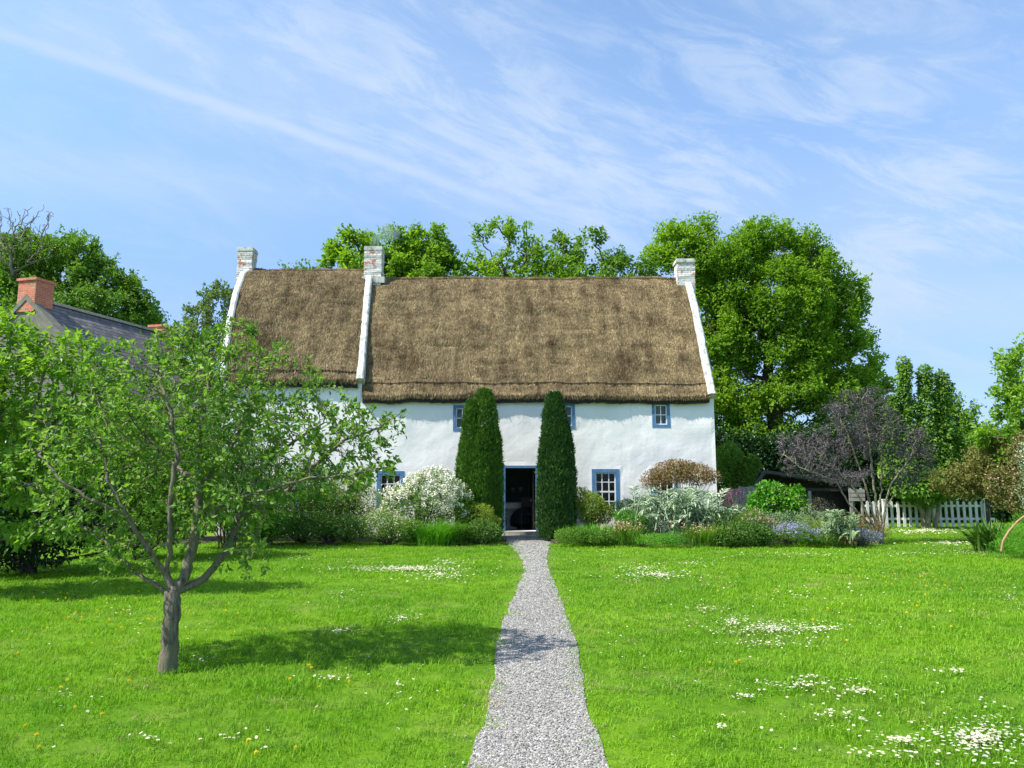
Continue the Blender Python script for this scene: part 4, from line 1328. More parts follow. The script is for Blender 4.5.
def strappy(name, label, cat, px, py, w_px, h_px, Y, n, leafm, seed, width=.02, arch=.7, flowers=None, group=None, wide=.5):
    """plants whose leaves are long arching straps from the ground"""
    r = np.random.default_rng(seed)
    s = Y / F; c = P(px, py, Y); c.z = 0.03
    W_, H_ = w_px * s, h_px * s
    root = empty(name, label, cat, tuple(c), group)
    g = Geo()
    bx = c.x + r.normal(0, .22, n) * W_; by = Y + r.normal(0, .22, n) * W_ * .7
    th = r.random(n) * 6.283
    th = np.where(r.random(n) < .4, np.arctan2(by - Y, bx - c.x), th)
    L = H_ * (.65 + .5 * r.random(n)); ln = arch * (.3 + .8 * r.random(n)) * W_ / max(H_, .1) * .5
    d = np.stack([np.cos(th), np.sin(th) * .8, 0 * th], 1); sd = np.stack([-np.sin(th), np.cos(th), 0 * th], 1)
    S_ = 5; rings_ = []
    for i in range(S_ + 1):
        u = i / S_
        ctr = np.stack([bx, by, 0 * bx + .03], 1) + d * (L * ln * u ** 1.5)[:, None] + np.array([0, 0, 1.]) * (L * (u - .42 * ln * u ** 3))[:, None]
        wd_ = width * (1 - u ** 3) * (.6 + .8 * min(1, u * 3)) * .7 + .001
        rings_.append(np.stack([ctr - sd * wd_ / 2, ctr + sd * wd_ / 2], 1))
    V = np.stack(rings_, 1).reshape(-1, 3)   # n,(S+1),2
    b_ = np.arange(n)[:, None] * (S_ + 1) * 2; rn = r.random(n)
    Q = np.concatenate([b_ + np.array([[i * 2, i * 2 + 1, i * 2 + 3, i * 2 + 2]]) for i in range(S_)])
    g.add(V, Q, 0, np.tile(rn, S_)); g.obj('foliage', leafm, root)
    if flowers:
        fm, cnt, fs, clu = flowers
        pk = r.choice(n, cnt); tip = V.reshape(n, -1, 3)[pk, -1] * .5 + V.reshape(n, -1, 3)[pk, -3] * .5 + np.array([0, -.02, .05])
        q = np.repeat(tip, clu, 0) + r.normal(size=(cnt * clu, 3)) * np.array([fs, fs, fs * 1.2]) * .7
        g = Geo(); leaf_geo(g, q, r.normal(size=q.shape), r.normal(size=q.shape) + np.array([0, -.5, .6]), fs, fs * .8, 0, .1); g.obj('blossom', fm, root)
    return root

#VEG
# ------------------------------------------------------------------ trees
PY = lambda px, py, Y: np.array(P(px, py, Y))
def gbase(px, Y): return (P(px, 480, Y).x, Y, 0)

# foreground young fruit tree
YT = 6.75
def hpt(px, py, dy=0.0): return PY(px, py, YT + dy + max(0, 600 - py) * .0028)
nodes = []; par = []
def limb(pts, start=-1, step=.055):
    w = polypath([hpt(*p) for p in pts], step)
    prev = start
    for i, q in enumerate(w):
        if i == 0 and start >= 0: continue
        q = q + rng.normal(0, .006, 3)
        nodes.append(q); par.append(prev); prev = len(nodes) - 1
    return prev
tb0 = P(168, 664, YT); tb0.z = -.03
nodes.append(np.array([tb0.x, YT, -.03])); par.append(-1)
tk = limb([(168, 664), (170, 640), (172, 615), (173, 594)], 0)
def near_node(px, py, dy=0.0):
    q = hpt(px, py, dy); return int(np.argmin([np.linalg.norm(n_ - q) for n_ in nodes]))
l1 = limb([(173, 594), (186, 575), (196, 530), (199, 485), (197, 440, .1), (205, 400, .15), (215, 365, .15)], tk)
l2 = limb([(173, 594), (166, 572, -.05), (146, 548, -.15), (126, 515, -.3), (108, 480, -.4), (100, 440, -.4)], tk)
l3 = limb([(173, 594), (150, 582, .05), (130, 568, .1), (108, 545, .2), (85, 528, .3), (62, 520, .3)], tk)
l4 = limb([(173, 594), (205, 578, .1), (226, 552, .2), (240, 515, .3), (256, 478, .4), (282, 450, .5), (320, 425, .6)], tk)
l5 = limb([(166, 574, -.05), (170, 545, -.2), (171, 500, -.35), (178, 455, -.45), (170, 410, -.5), (158, 375, -.5)], near_node(166, 572, -.05))
l6 = limb([(196, 530), (222, 505, -.2), (262, 492, -.4), (305, 478, -.5), (350, 475, -.55), (385, 468, -.5)], near_node(196, 530))
l7 = limb([(240, 515, .3), (275, 500, .1), (310, 470, -.1), (345, 440, -.2), (380, 428, -.2), (404, 410, -.2)], near_node(240, 515, .3))
l8 = limb([(199, 485), (225, 460, .3), (245, 420, .4), (255, 380, .45), (262, 345, .4)], near_node(199, 485))
l9 = limb([(126, 515, -.3), (90, 500, -.5), (60, 480, -.6), (40, 455, -.6)], near_node(126, 515, -.3))
l10 = limb([(199, 485), (170, 462, .3), (140, 430, .5), (118, 395, .55)], near_node(199, 485))
l11 = limb([(226, 552, .2), (250, 545, .0), (268, 548, -.1)], near_node(226, 552, .2))
lobes = [(210, 420, 90, 70), (215, 358, 62, 46), (120, 430, 75, 60), (300, 440, 80, 55), (358, 432, 42, 34), (110, 500, 65, 45), (240, 500, 70, 40),
         (330, 480, 55, 24), (150, 380, 70, 45), (262, 385, 62, 42), (60, 470, 45, 45), (385, 428, 22, 18), (380, 466, 22, 12), (245, 560, 26, 22), (110, 560, 28, 16), (150, 545, 40, 25), (60, 525, 28, 14)]
lobes = [(a, b, c, d, max(0, 590 - b) * .0030) for a, b, c, d in lobes]
make_tree('young_fruit_tree', 'young open-crowned fruit tree with forking trunk standing alone on the left lawn', 'tree', (tb0.x, YT, 0), lobes, YT, 4800, 13300, .063,
          M['leaf_apple'], M['bark'], 41, .076, .058, init=(nodes, par), jit=.38, hi=True, aspect=.55, k=8, sig=.9, depth=1.15, r0=.0026, expo=2.3, lo=.1, tipw=1.9, maxn=11000, clus=7, rpow=1.2)

# tree leaning in at the left edge, close to the camera
YA = 11.0
def apt(px, py, dy=0.0): return PY(px, py, YA + dy)
nodes = []; par = []
nodes.append(np.array([-9.0, YA + .2, 0])); par.append(-1)
def limb2(pts, start, step=.06):
    prev = start
    w = polypath([nodes[start]] + [apt(*p) for p in pts], step)
    for q in w[1:]:
        nodes.append(q + rng.normal(0, .005, 3)); par.append(prev); prev = len(nodes) - 1
    return prev
a0 = limb2([(-150, 600), (-140, 560)], 0)
for pts in ([(-90, 545), (-30, 540), (20, 538), (60, 532), (100, 540, -.1)], [(-80, 520), (-20, 500, .2), (25, 470, .2), (70, 440, .2)], [(-90, 500), (-35, 470), (0, 420), (8, 360), (12, 325)],
            [(-60, 500, -.2), (-5, 490, -.3), (28, 440, -.3), (42, 380, -.3), (50, 335, -.3)], [(-100, 480, .3), (-50, 430, .3), (-30, 370, .3), (-25, 310, .3)],
            [(-30, 510, .4), (30, 460, .4), (70, 400, .4), (90, 345, .4)], [(-20, 505), (45, 478), (88, 430), (108, 380)]):
    limb2(pts, a0)
lobes = [(-60, 400, 90, 100), (0, 385, 55, 75), (45, 385, 50, 60), (85, 385, 40, 40), (20, 470, 60, 40), (70, 450, 42, 38), (30, 530, 55, 14), (90, 540, 22, 8), (5, 332, 36, 22), (52, 348, 26, 22), (25, 345, 24, 26), (75, 372, 24, 20), (108, 400, 26, 36), (-30, 320, 40, 26)]
make_tree('spreading_tree', 'bright leafy tree reaching in at the left edge beside the young fruit tree', 'tree', (-9.0, YA + .2, 0), lobes, YA, 2300, 13000, .115,
          M['leaf_bright'], M['bark'], 42, .09, .11, init=(nodes, par), jit=.3, hi=True, aspect=.52, k=7, sig=1.3, depth=.9, r0=.0042, expo=2.4, lo=.1, tipw=2.0, clus=6)

TB = 'trees rising behind the cottage and gardens'
make_tree('broadleaf_tree', 'huge rounded bright green tree behind the right gable of the cottage', 'tree', gbase(770, 33), [
    (770, 300, 60, 50), (720, 262, 44, 26), (765, 238, 36, 17), (812, 268, 28, 22), (832, 305, 26, 24), (690, 250, 34, 14), (735, 340, 44, 32), (790, 350, 52, 28), (848, 342, 24, 16), (858, 290, 10, 14),
    (740, 400, 44, 26), (800, 395, 60, 24), (850, 385, 30, 20), (750, 448, 48, 30), (805, 440, 50, 24), (842, 320, 24, 24), (835, 275, 18, 16), (800, 245, 26, 12), (715, 310, 30, 36), (715, 380, 22, 34), (668, 232, 18, 6), (668, 256, 24, 14), (722, 450, 14, 40), (868, 330, 10, 7), (880, 352, 12, 6), (700, 222, 12, 6)],
    33, 3400, 190000, .145, M['leaf_beech'], M['bark_dark'], 51, .42, .30, TB, sig=1.9, r0=.012, rmin=.016, jit=.25, lo=.45, tipw=2.2, maxn=7000, aspect=.6)
make_tree('broadleaf_tree', 'wispy wind-bent tree with open top showing above the middle of the long thatch', 'tree', gbase(530, 31), [
    (490, 266, 38, 16), (475, 238, 9, 18), (508, 228, 28, 6), (520, 244, 22, 9), (534, 262, 34, 14), (520, 300, 60, 30), (560, 276, 40, 24), (462, 268, 20, 12), (500, 274, 40, 14)],
    31, 900, 12500, .16, M['leaf_beech'], M['bark_dark'], 52, .28, .27, TB, sig=1.3, r0=.013, rmin=.013, jit=.45, lo=.2, tipw=2.0)
make_tree('broadleaf_tree', 'ragged tree with upright sprays above the right half of the long thatch', 'tree', gbase(590, 32), [
    (575, 256, 26, 18), (556, 238, 8, 12), (592, 236, 16, 9), (612, 262, 26, 9), (590, 300, 60, 30), (642, 270, 22, 14), (618, 268, 24, 12)],
    32, 800, 12500, .16, M['leaf_mid'], M['bark_dark'], 53, .28, .27, TB, sig=1.3, r0=.013, rmin=.013, jit=.45, lo=.2, tipw=2.0)
make_tree('broadleaf_tree', 'dense round-topped tree directly behind the middle chimney', 'tree', gbase(400, 30), [
    (352, 252, 32, 20), (392, 250, 34, 26), (425, 252, 30, 26), (385, 290, 60, 40), (430, 290, 45, 40), (332, 262, 14, 8)],
    30, 1000, 34000, .17, M['leaf_beech'], M['bark_dark'], 54, .3, .26, TB, sig=1.5, r0=.013, rmin=.014, jit=.3, lo=.4, tipw=2.1)
make_tree('broadleaf_tree', 'small sprig-topped tree barely showing above the left thatch', 'tree', gbase(285, 31), [(300, 285, 30, 22), (268, 292, 24, 22), (285, 330, 60, 40)],
    31, 400, 8000, .16, M['leaf_mid'], M['bark_dark'], 55, .2, .26, TB, sig=1.4, r0=.013, rmin=.014)
make_tree('broadleaf_tree', 'pale thin-leaved tree between the slate roof and the left cottage gable', 'tree', gbase(212, 31), [(218, 312, 26, 30), (200, 330, 26, 26), (228, 296, 14, 14), (205, 370, 40, 40), (180, 345, 20, 15)],
    31, 800, 14000, .14, M['leaf_pale'], M['bark_pale'], 56, .2, .24, TB, sig=1.3, r0=.012, rmin=.012, jit=.4, lo=.2)
make_tree('broadleaf_tree', 'dark green tree with clumped crown behind the slate roof', 'tree', gbase(55, 42), [
    (25, 262, 46, 30), (70, 262, 42, 30), (62, 245, 24, 12), (100, 285, 36, 26), (128, 300, 24, 20), (10, 300, 60, 40), (80, 320, 80, 40), (145, 318, 16, 8)],
    42, 1500, 60000, .20, M['leaf_mid'], M['bark_dark'], 57, .4, .34, TB, sig=1.7, r0=.016, rmin=.018, jit=.25, lo=.45, tipw=2.1, maxn=6000)
# bare tree
r = np.random.default_rng(58)
def bare_tree(name, label, px, Y, lobes, seed):
    r = np.random.default_rng(seed); LB = lobes_px(lobes, Y, .6)
    b = np.array(gbase(px, Y)); cen = np.mean([c for c, _ in LB], axis=0)
    A_, _ = sample_lobes(LB, 2200, r, .2)
    pth = polypath([b, b * .5 + np.array([cen[0], cen[1], cen[2] * .7]) * .5, np.array([cen[0], cen[1], cen[2] * .75])], .3)
    N, pa = colonize(pth, list(range(-1, len(pth) - 1)), A_, .2, 2.4, .34, 120, r, .35, (0, 0, .15), 6000)
    R_ = radii(pa, .011, 2.6, .16)
    root = empty(name, label, 'tree', tuple(b)); g = Geo(); tubes(g, N, pa, R_, 5, 0, lump=.05); g.obj('trunk', M['bark_pale'], root, smooth=True)
bare_tree('bare_tree', 'leafless grey twiggy tree top at the upper left behind the green crown', 5, 40, [(10, 222, 36, 18), (38, 216, 20, 14), (-20, 230, 40, 30), (20, 250, 40, 20)], 58)

# columnar tree by the fence
YH = 26.4
r = np.random.default_rng(61)
hb = empty('columnar_tree', 'tall tree of several upright columns rising right behind the purple-leaved tree', 'tree', gbase(925, YH))
g = Geo(); nodes = []; par = []; Rr = []
cols = [(906, 357, 500, 11), (925, 366, 505, 14), (942, 371, 495, 13), (893, 395, 480, 9), (955, 430, 490, 9)]
bx = np.array(gbase(925, YH))
for (px, ty, by, w) in cols:
    tp_ = PY(px, ty, YH + r.normal(0, .2)); st = bx + np.array([r.normal(0, .12), r.normal(0, .08), 0])
    m1 = np.array([st[0] * .7 + tp_[0] * .3, YH, 1.1]); k0 = len(nodes)
    for j, q in enumerate(polypath([st, m1, np.array([tp_[0], tp_[1], 2.2]), tp_], .25)):
        nodes.append(q + r.normal(0, .015, 3)); par.append(-1 if j == 0 else len(nodes) - 2); Rr.append(max(.012, .085 - .006 * j))
tubes(g, np.array(nodes), np.array(par), np.array(Rr), 7, lump=.15); g.obj('trunk', M['bark_pale'], hb, smooth=True)
g = Geo()
for (px, ty, by, w) in cols:
    n_ = 5200; h = (by - ty)
    LB = []
    for yy in np.arange(ty + 8, by, 9):
        f = (yy - ty) / h; ww = w * (.36 + .62 * math.sin(min(1, f * 1.1 + .12) * 1.5)) * (.8 + .3 * r.random())
        LB.append((px + r.normal(0, 1.6), yy, ww, 9))
    for lb in LB: puff(g, lobes_px([lb], YH, .9), n_ // len(LB), .12, r, 0, .62, .4, .8, -.25, nscale=3.0, gap=.3)
puff(g, lobes_px([(915, 488, 26, 12), (938, 480, 26, 18), (900, 470, 20, 16)], YH, .8), 4200, .14, r, 0, .62, .4, .8, -.3, gap=.45)
g.obj('crown', M['leaf_hornbeam'], hb)

make_tree('distant_tree', 'mid green distant tree right of the upright columns above the fence', 'tree', gbase(968, 40), [(962, 440, 26, 40), (985, 452, 28, 26), (950, 410, 14, 22), (1005, 455, 30, 30), (975, 480, 60, 30)],
    40, 900, 30000, .19, M['leaf_mid'], M['bark_dark'], 62, .3, .3, TB, sig=1.6, r0=.014, rmin=.016, lo=.4)
make_tree('distant_tree', 'lower distant tree filling the gap between the huge tree and the columns', 'tree', gbase(868, 36), [(868, 400, 26, 34), (880, 440, 40, 40), (855, 380, 14, 18)],
    36, 700, 22000, .19, M['leaf_beech'], M['bark_dark'], 63, .25, .3, TB, sig=1.6, r0=.014, rmin=.016, lo=.4)
# right-hand tree at the frame edge
make_tree('lime_green_tree', 'bright lime green tree entering at the right edge of the view', 'tree', (P(1075, 480, 21).x, 21, 0), [
    (1030, 400, 36, 30), (1008, 388, 16, 14), (1060, 380, 60, 50), (1020, 440, 40, 22), (1070, 440, 60, 30), (1000, 425, 16, 12)],
    21, 1100, 15000, .13, M['leaf_bright'], M['bark_dark'], 64, .2, .2, sig=1.2, r0=.009, rmin=.009, jit=.4, lo=.2, tipw=2)
# tawny shrub tree and blossom tree
make_tree('tawny_shrub', 'wide tawny brown-green shrub drooping over the white fence', 'shrub', gbase(985, 21.5), [(975, 478, 30, 20), (1000, 462, 34, 26), (955, 486, 22, 12), (1010, 490, 34, 20), (940, 480, 12, 7), (1030, 460, 30, 34)],
    21.5, 1200, 24000, .07, M['leaf_tawny'], M['bark_dark'], 65, .06, .13, sig=1.6, r0=.004, rmin=.004, jit=.45, lo=.2, tipw=2.2)
make_tree('blossom_tree', 'pink and cream flowering shrub at the right edge beside the strap-leaved clump', 'shrub', gbase(1030, 19.2), [(1008, 488, 20, 24), (1030, 470, 22, 40), (995, 480, 12, 14), (1020, 505, 20, 14)],
    19.2, 600, 7500, .06, M['leaf_tawny'], M['bark_pale'], 66, .05, .12, sig=1.4, r0=.004, jit=.4, lo=.2, tipw=2.2, extra=(.09, M['petal_pink'], .045))
shrub('white_flowering_shrub', 'pale cream blossoming shrub tip at the far right edge', 'shrub', [(1028, 462, 10, 22), (1032, 490, 12, 24)], 18.6, 1600, .05, M['leaf_grey'], 67, flowers=(M['petal_blossom'], 110, .035, .8, 3))

# purple-leaved tree
r = np.random.default_rng(70)
YPt = 20.3
nodes = []; par = []
b0 = np.array([P(878, 480, YPt).x, YPt, 0.0]); nodes.append(b0); par.append(-1)
def limb3(pts, start=0, step=.13, jit_=.012):
    prev = start
    w = polypath([nodes[start]] + [PY(p[0], p[1], YPt + (p[2] if len(p) > 2 else 0)) for p in pts], step)
    for q in w[1:]:
        nodes.append(q + r.normal(0, jit_, 3)); par.append(prev); prev = len(nodes) - 1
for pts in ([(868, 515), (855, 490), (838, 470), (815, 458)], [(872, 510, .2), (862, 475, .3), (850, 440, .3), (840, 415, .3)], [(876, 505), (872, 470), (868, 430), (862, 400)],
            [(884, 510, -.2), (890, 485, -.2), (905, 465, -.3), (915, 448, -.3)], [(886, 508, .1), (896, 490, .1), (925, 478, .2), (930, 470, .2)], [(880, 500, .3), (882, 465, .4), (880, 420, .4)],
            [(866, 520, -.2), (850, 505, -.3), (835, 480, -.4), (800, 468, -.4), (785, 455, -.4)]):
    limb3(pts)
lobes = [(855, 412, 34, 24), (870, 398, 20, 14), (815, 450, 34, 20), (790, 445, 18, 14), (845, 440, 34, 20), (905, 445, 28, 22), (922, 450, 16, 18), (880, 430, 30, 24), (800, 468, 22, 10), (835, 475, 36, 8), (905, 470, 18, 10)]
make_tree('purple_leaved_tree', 'dusky purple-grey leaved tree on many thin bare stems at the right end of the bed', 'tree', tuple(b0), lobes, YPt, 1900, 27000, .050,
          M['leaf_purple'], M['bark_pale'], 71, .065, .12, init=(nodes, par), sig=1.45, r0=.0045, jit=.35, lo=.15, tipw=2.2, k=5, maxn=6000, aspect=.4)

# ------------------------------------------------------------------ yews beside the door
def yew(label, top, lobes_, Y, n, mat, seed, leaders):
    r = np.random.default_rng(seed)
    c = P(lobes_[0][0], 480, Y)
    root = empty('columnar_yew', label, 'yew', (c.x, Y, 0), 'columnar yews guarding the door')
    g = Geo()
    for (px, ty, by, w, dy, nn_) in leaders:
        s = (Y + dy) / F; X = P(px, 480, Y + dy).x; zt = P(px, ty, Y + dy).z; zb = max(.06, P(px, by, Y + dy).z)
        m_ = int(n * nn_); u = r.random(m_) ** .9
        z = zb + (zt - zb) * u
        rad = .90 * w * s * np.clip(1.02 - (np.abs(u - .28) / .74) ** 3.0, 0, 1) ** .52 * np.where(u < .12, .80 + u * 1.6, 1)
        th = r.random(m_) * 6.283
        P_ = np.stack([np.cos(th), np.sin(th), z * .45], 1)
        lump = .70 + .60 * vnoise(np.stack([np.cos(th) * 2 + seed, np.sin(th) * 2 + dy, z * 2.2], 1), 2.4, seed, 3)
        rr_ = rad * lump * (.80 + .22 * r.random(m_) ** .5) * np.where(r.random(m_) < .04, 1.0 + .16 * r.random(m_), 1)
        pos = np.stack([X + np.cos(th) * rr_, Y + dy + np.sin(th) * rr_ * .95, z], 1)
        ou = np.stack([np.cos(th), np.sin(th), 0 * th], 1)
        ax = unit(ou * .55 + np.array([0, 0, 1.0]) + r.normal(size=(m_, 3)) * .35)
        leaf_geo(g, pos, ax, ou + r.normal(size=(m_, 3)) * .5, .07 + .07 * r.random(m_), .022 + .012 * r.random(m_), 0, .2)
    g.obj('foliage', mat, root)
    g = Geo(); tubes(g, np.array([(c.x, Y, 0), (c.x, Y, 1.2), (c.x, Y, 3.2)]), np.array([-1, 0, 1]), np.array([.12, .1, .05]), 8); g.obj('trunk', M['bark_dark'], root, smooth=True)
yew('lighter yew with several leaders left of the cottage door', 0, [(480,)], 21.3, 46000, M['leaf_yew'], 81,
    [(484, 391, 538, 16, 0, .34), (471, 401, 538, 11, -.12, .22), (492, 424, 538, 11, .05, .22), (465, 438, 538, 9, .05, .12), (480, 430, 538, 14, -.18, .12)])
yew('darker single-column yew right of the cottage door', 0, [(556,)], 21.3, 46000, M['leaf_yew_dark'], 82,
    [(555, 394, 540, 15, 0, .38), (562, 422, 540, 14, .05, .25), (549, 430, 540, 12, -.1, .2), (556, 450, 540, 18, -.15, .17)])

# ------------------------------------------------------------------ left side shrubs, from far left to the door
HB = 'shrubs of the left border'
L = [
 ('broad dark evergreen shrub at the far left lawn edge under the leaning tree', [(-20, 490, 90, 85), (40, 505, 60, 62), (80, 500, 40, 50)], 13.6, 17000, .10, 'leaf_dark', .45),
 ('tall mid green bush behind the young fruit tree trunk', [(150, 470, 60, 72), (110, 450, 45, 60), (180, 500, 40, 42)], 16.2, 15000, .085, 'leaf_mid', .55),
 ('leafy olive shrub reaching up to the left gable corner', [(235, 440, 46, 60), (210, 470, 50, 60), (250, 490, 38, 45)], 18.6, 14000, .08, 'leaf_hedge', .5),
 ('yellow-tipped shrub low against the left wall', [(345, 492, 24, 22), (358, 478, 14, 12), (325, 505, 26, 20), (365, 505, 18, 18)], 21.0, 8500, .06, 'leaf_yellow', .5),
 ('green mixed shrub under the left wall behind the fruit tree branches', [(300, 495, 36, 36), (275, 505, 30, 32), (332, 514, 30, 24)], 20.7, 14000, .07, 'leaf_hedge', .5),
 ('lime leaved low shrub beside the lawn edge left of the centre of the left bed', [(250, 522, 28, 15), (278, 526, 22, 13)], 19.9, 6000, .07, 'leaf_lime', .5),
 ('dark glossy low bush at the front of the left bed', [(312, 525, 26, 14), (346, 527, 24, 13)], 19.9, 8000, .06, 'leaf_hedge', .5),
 ('pink-tinged flowering low shrub at the front of the left bed', [(376, 525, 22, 14), (400, 530, 20, 12)], 19.8, 6500, .05, 'leaf_mid', .5),
 ('dark broad-leaved low bush by the path left of the step', [(484, 531, 18, 12), (466, 534, 14, 9), (496, 535, 10, 8)], 19.9, 3600, .055, 'leaf_hedge', .55),
 ('yellowish feathery bush at the foot of the lighter yew', [(478, 516, 18, 12), (488, 522, 14, 10)], 20.5, 3600, .055, 'leaf_yellow', .35),
]
for i, (lb, lo_, Y, n_, ls, mt, asp) in enumerate(L):
    fl = (M['petal_blossom'], 260, .03, .8, 3) if 'pink-tinged' in lb else None
    shrub('shrub', lb, 'shrub', lo_, Y, n_, ls, M[mt], 90 + i, asp, flowers=fl, nscale=2.6 if Y > 19 else 1.6, gap=.45, axisup=.7 if 'tuft' in lb else .1, group=HB)
shrub('white_flowering_shrub', 'large rounded shrub covered in white flowers left of the lighter yew', 'shrub', [(432, 498, 36, 27), (405, 508, 26, 24), (452, 505, 22, 26), (425, 490, 24, 18), (388, 520, 14, 16)], 20.6,
      12000, .06, M['leaf_mid'], 110, .5, flowers=(M['petal_white'], 420, .050, 1.6, 16), stems=10, lo=.6)
strappy('grass_tuft', 'bright arching green tuft in front of the white flowering shrub', 'perennial', 436, 530, 40, 30, 19.7, 1000, M['leaf_lime'], 101, .014, arch=1.7, group=HB)
shrub('shrub', 'small rounded green mound between the arching tuft and the pink-tinged shrub', 'shrub', [(414, 531, 13, 11), (458, 533, 12, 9)], 19.8, 4200, .05, M['leaf_mid'], 102, .55, group=HB)
# ------------------------------------------------------------------ right bed
HR = 'plants of the right flower bed'
shrub('yellow_green_shrub', 'rounded yellow-green shrub between the darker yew and the sash window', 'shrub', [(590, 508, 16, 16), (582, 500, 10, 12), (602, 514, 12, 10)], 21.2, 10000, .05, M['leaf_yellow'], 120, .45, group=HR)
shrub('low_hedge', 'short clipped dark green hedge under the wall between two sash windows', 'hedge', [(628, 508, 10, 9), (640, 507, 12, 10), (650, 508, 10, 9), (617, 509, 8, 8)], 21.3, 9000, .035, M['leaf_yew_dark'], 121, .5, group=HR, nscale=4, gap=.15, lo=.7)
shrub('silver_groundcover', 'grey-green leafy filler at the foot of the big silver clump', 'perennial', [(668, 524, 26, 12), (700, 526, 22, 11), (684, 514, 30, 12), (650, 530, 12, 8)], 20.5, 7000, .06, M['leaf_grey'], 159, .4, group=HR, stems=0, axisup=.4)
shrub('bronze_shrub', 'bronze-leaved shrub on thin stems in front of the right gable corner', 'shrub', [(672, 473, 24, 12), (695, 474, 20, 11), (655, 480, 14, 9), (710, 477, 10, 7), (680, 466, 16, 7)], 21.0, 9500, .055, M['leaf_bronze'], 122, .5, stems=9, barkm=M['bark_pale'], group=HR, lo=.2, gap=.6)
# cardoon: arching silver divided leaves
def cardoon(name, label, px, py_top, w_px, Y, n_leaves_, seed, mat, scale_=1.0):
    r = np.random.default_rng(seed)
    s = Y / F; X = P(px, 480, Y).x; zt = P(px, py_top, Y).z
    root = empty(name, label, 'cardoon', (X, Y, 0), HR); g = Geo(); ribs_n = []; ribs_p = []; ribs_r = []
    for i in range(n_leaves_):
        th = r.random() * 6.283; d = np.array([math.cos(th), math.sin(th) * .7, 0]); L_ = (.75 + .5 * r.random()) * scale_
        st = np.array([X + r.normal(0, w_px * s * .24), Y + r.normal(0, .2), .05 + r.random() * max(.1, zt * .45)])
        reach = w_px * s * .36 * (.5 + .7 * r.random()); rise = (zt - st[2]) * (.25 + .85 * r.random())
        k = 12; u = np.linspace(0, 1, k)
        ctr = st + d * (reach * u ** 1.2)[:, None] + np.array([0, 0, 1.]) * (rise * np.sin(u * 2.3) * 1.0)[:, None]
        tan = unit(np.gradient(ctr, axis=0)); sd = unit(np.cross(tan, np.array([0, 0, 1.]) + d * .2))
        for sg in (-1, 1):
            Ls = .20 * scale_ * np.sin(np.clip(u * 1.05, 0, 1) * 3.0) + .04
            leaf_geo(g, ctr, sd * sg + tan * .8 + np.array([0, 0, -.15]), np.cross(tan, sd) * -1 + r.normal(0, .15, (k, 3)), Ls * .9, Ls * .24, 0, .1)
        leaf_geo(g, ctr[-1:], tan[-1:], np.array([[0, 0, 1.]]), .16 * scale_, .05, 0, .1)
        k0 = len(ribs_n)
        for j in range(0, k, 2): ribs_n.append(ctr[j]); ribs_p.append(-1 if j == 0 else len(ribs_n) - 2); ribs_r.append(.012 * (1 - j / k) + .003)
    tubes(g, np.array(ribs_n), np.array(ribs_p), np.array(ribs_r), 4, 0); g.obj('foliage', mat, root)
cardoon('cardoon', 'large silver arching jagged-leaved clump in front of the right gable corner', 684, 490, 84, 20.2, 110, 130, M['leaf_silver'])
cardoon('cardoon', 'smaller silver spiky clump right of the green geranium mound', 836, 513, 30, 19.2, 60, 131, M['leaf_grey'], .7)
cardoon('cardoon', 'grey feathery clump between the big silver clump and the lime shrub', 735, 507, 32, 20.9, 45, 132, M['leaf_silver'], .7)
strappy('daylily_clump', 'fresh green arching strap-leaved clump right of the darker yew', 'perennial', 596, 520, 58, 22, 20.0, 900, M['leaf_lime'], 140, .03, group=HR)
shrub('groundcover_plant', 'low dark green groundcover along the lawn edge beside the pink stone', 'groundcover', [(572, 536, 18, 8), (594, 537, 18, 8), (606, 538, 12, 6)], 19.2, 5200, .045, M['leaf_mid'], 141, .6, group=HR, stems=0, nscale=4)
strappy('peach_perennial', 'peach-flowered loose perennial at the lawn edge below the sash window', 'perennial', 624, 525, 36, 24, 19.4, 330, M['leaf_mid'], 142, .022, flowers=(M['petal_peach'], 60, .035, 4), group=HR)
shrub('lime_perennial', 'lime green bushy perennial left of the big silver clump', 'perennial', [(630, 522, 14, 12), (640, 526, 10, 9), (622, 517, 9, 7)], 20.2, 2600, .05, M['leaf_lime'], 143, .5, group=HR, stems=4)
shrub('moss_mound', 'bright smooth low green mound at the lawn edge below the big silver clump', 'groundcover', [(655, 539, 20, 6), (672, 539, 16, 6)], 19.0, 5200, .03, M['leaf_lime'], 144, .5, group=HR, stems=0, nscale=5, gap=.1)
shrub('dusky_perennial', 'dusky mauve-tinted perennial behind the peach flowers under the low hedge', 'perennial', [(640, 515, 12, 7), (628, 512, 8, 5)], 20.9, 1100, .04, M['leaf_grey'], 145, .4, flowers=(M['petal_magenta'], 60, .025, .8, 2), group=HR, stems=4)
strappy('coral_perennial', 'coral-flowered upright perennial right of the bright low mound', 'perennial', 705, 528, 44, 26, 19.3, 620, M['leaf_mid'], 146, .014, arch=1.1, flowers=(M['petal_peach'], 50, .035, 4), group=HR)
strappy('dark_flower_spikes', 'dark red flower spikes standing by the gable corner', 'perennial', 727, 500, 30, 46, 21.6, 60, M['leaf_bronze'], 147, .02, arch=.2, flowers=(M['petal_magenta'], 46, .05, 9), group=HR)
shrub('geranium_mound', 'dense dark green leafy mound at the lawn edge left of the lilac flowers', 'perennial', [(742, 534, 24, 12), (760, 536, 16, 10), (726, 538, 14, 8)], 19.1, 7200, .05, M['leaf_hedge'], 148, .7, group=HR, nscale=3, gap=.2)
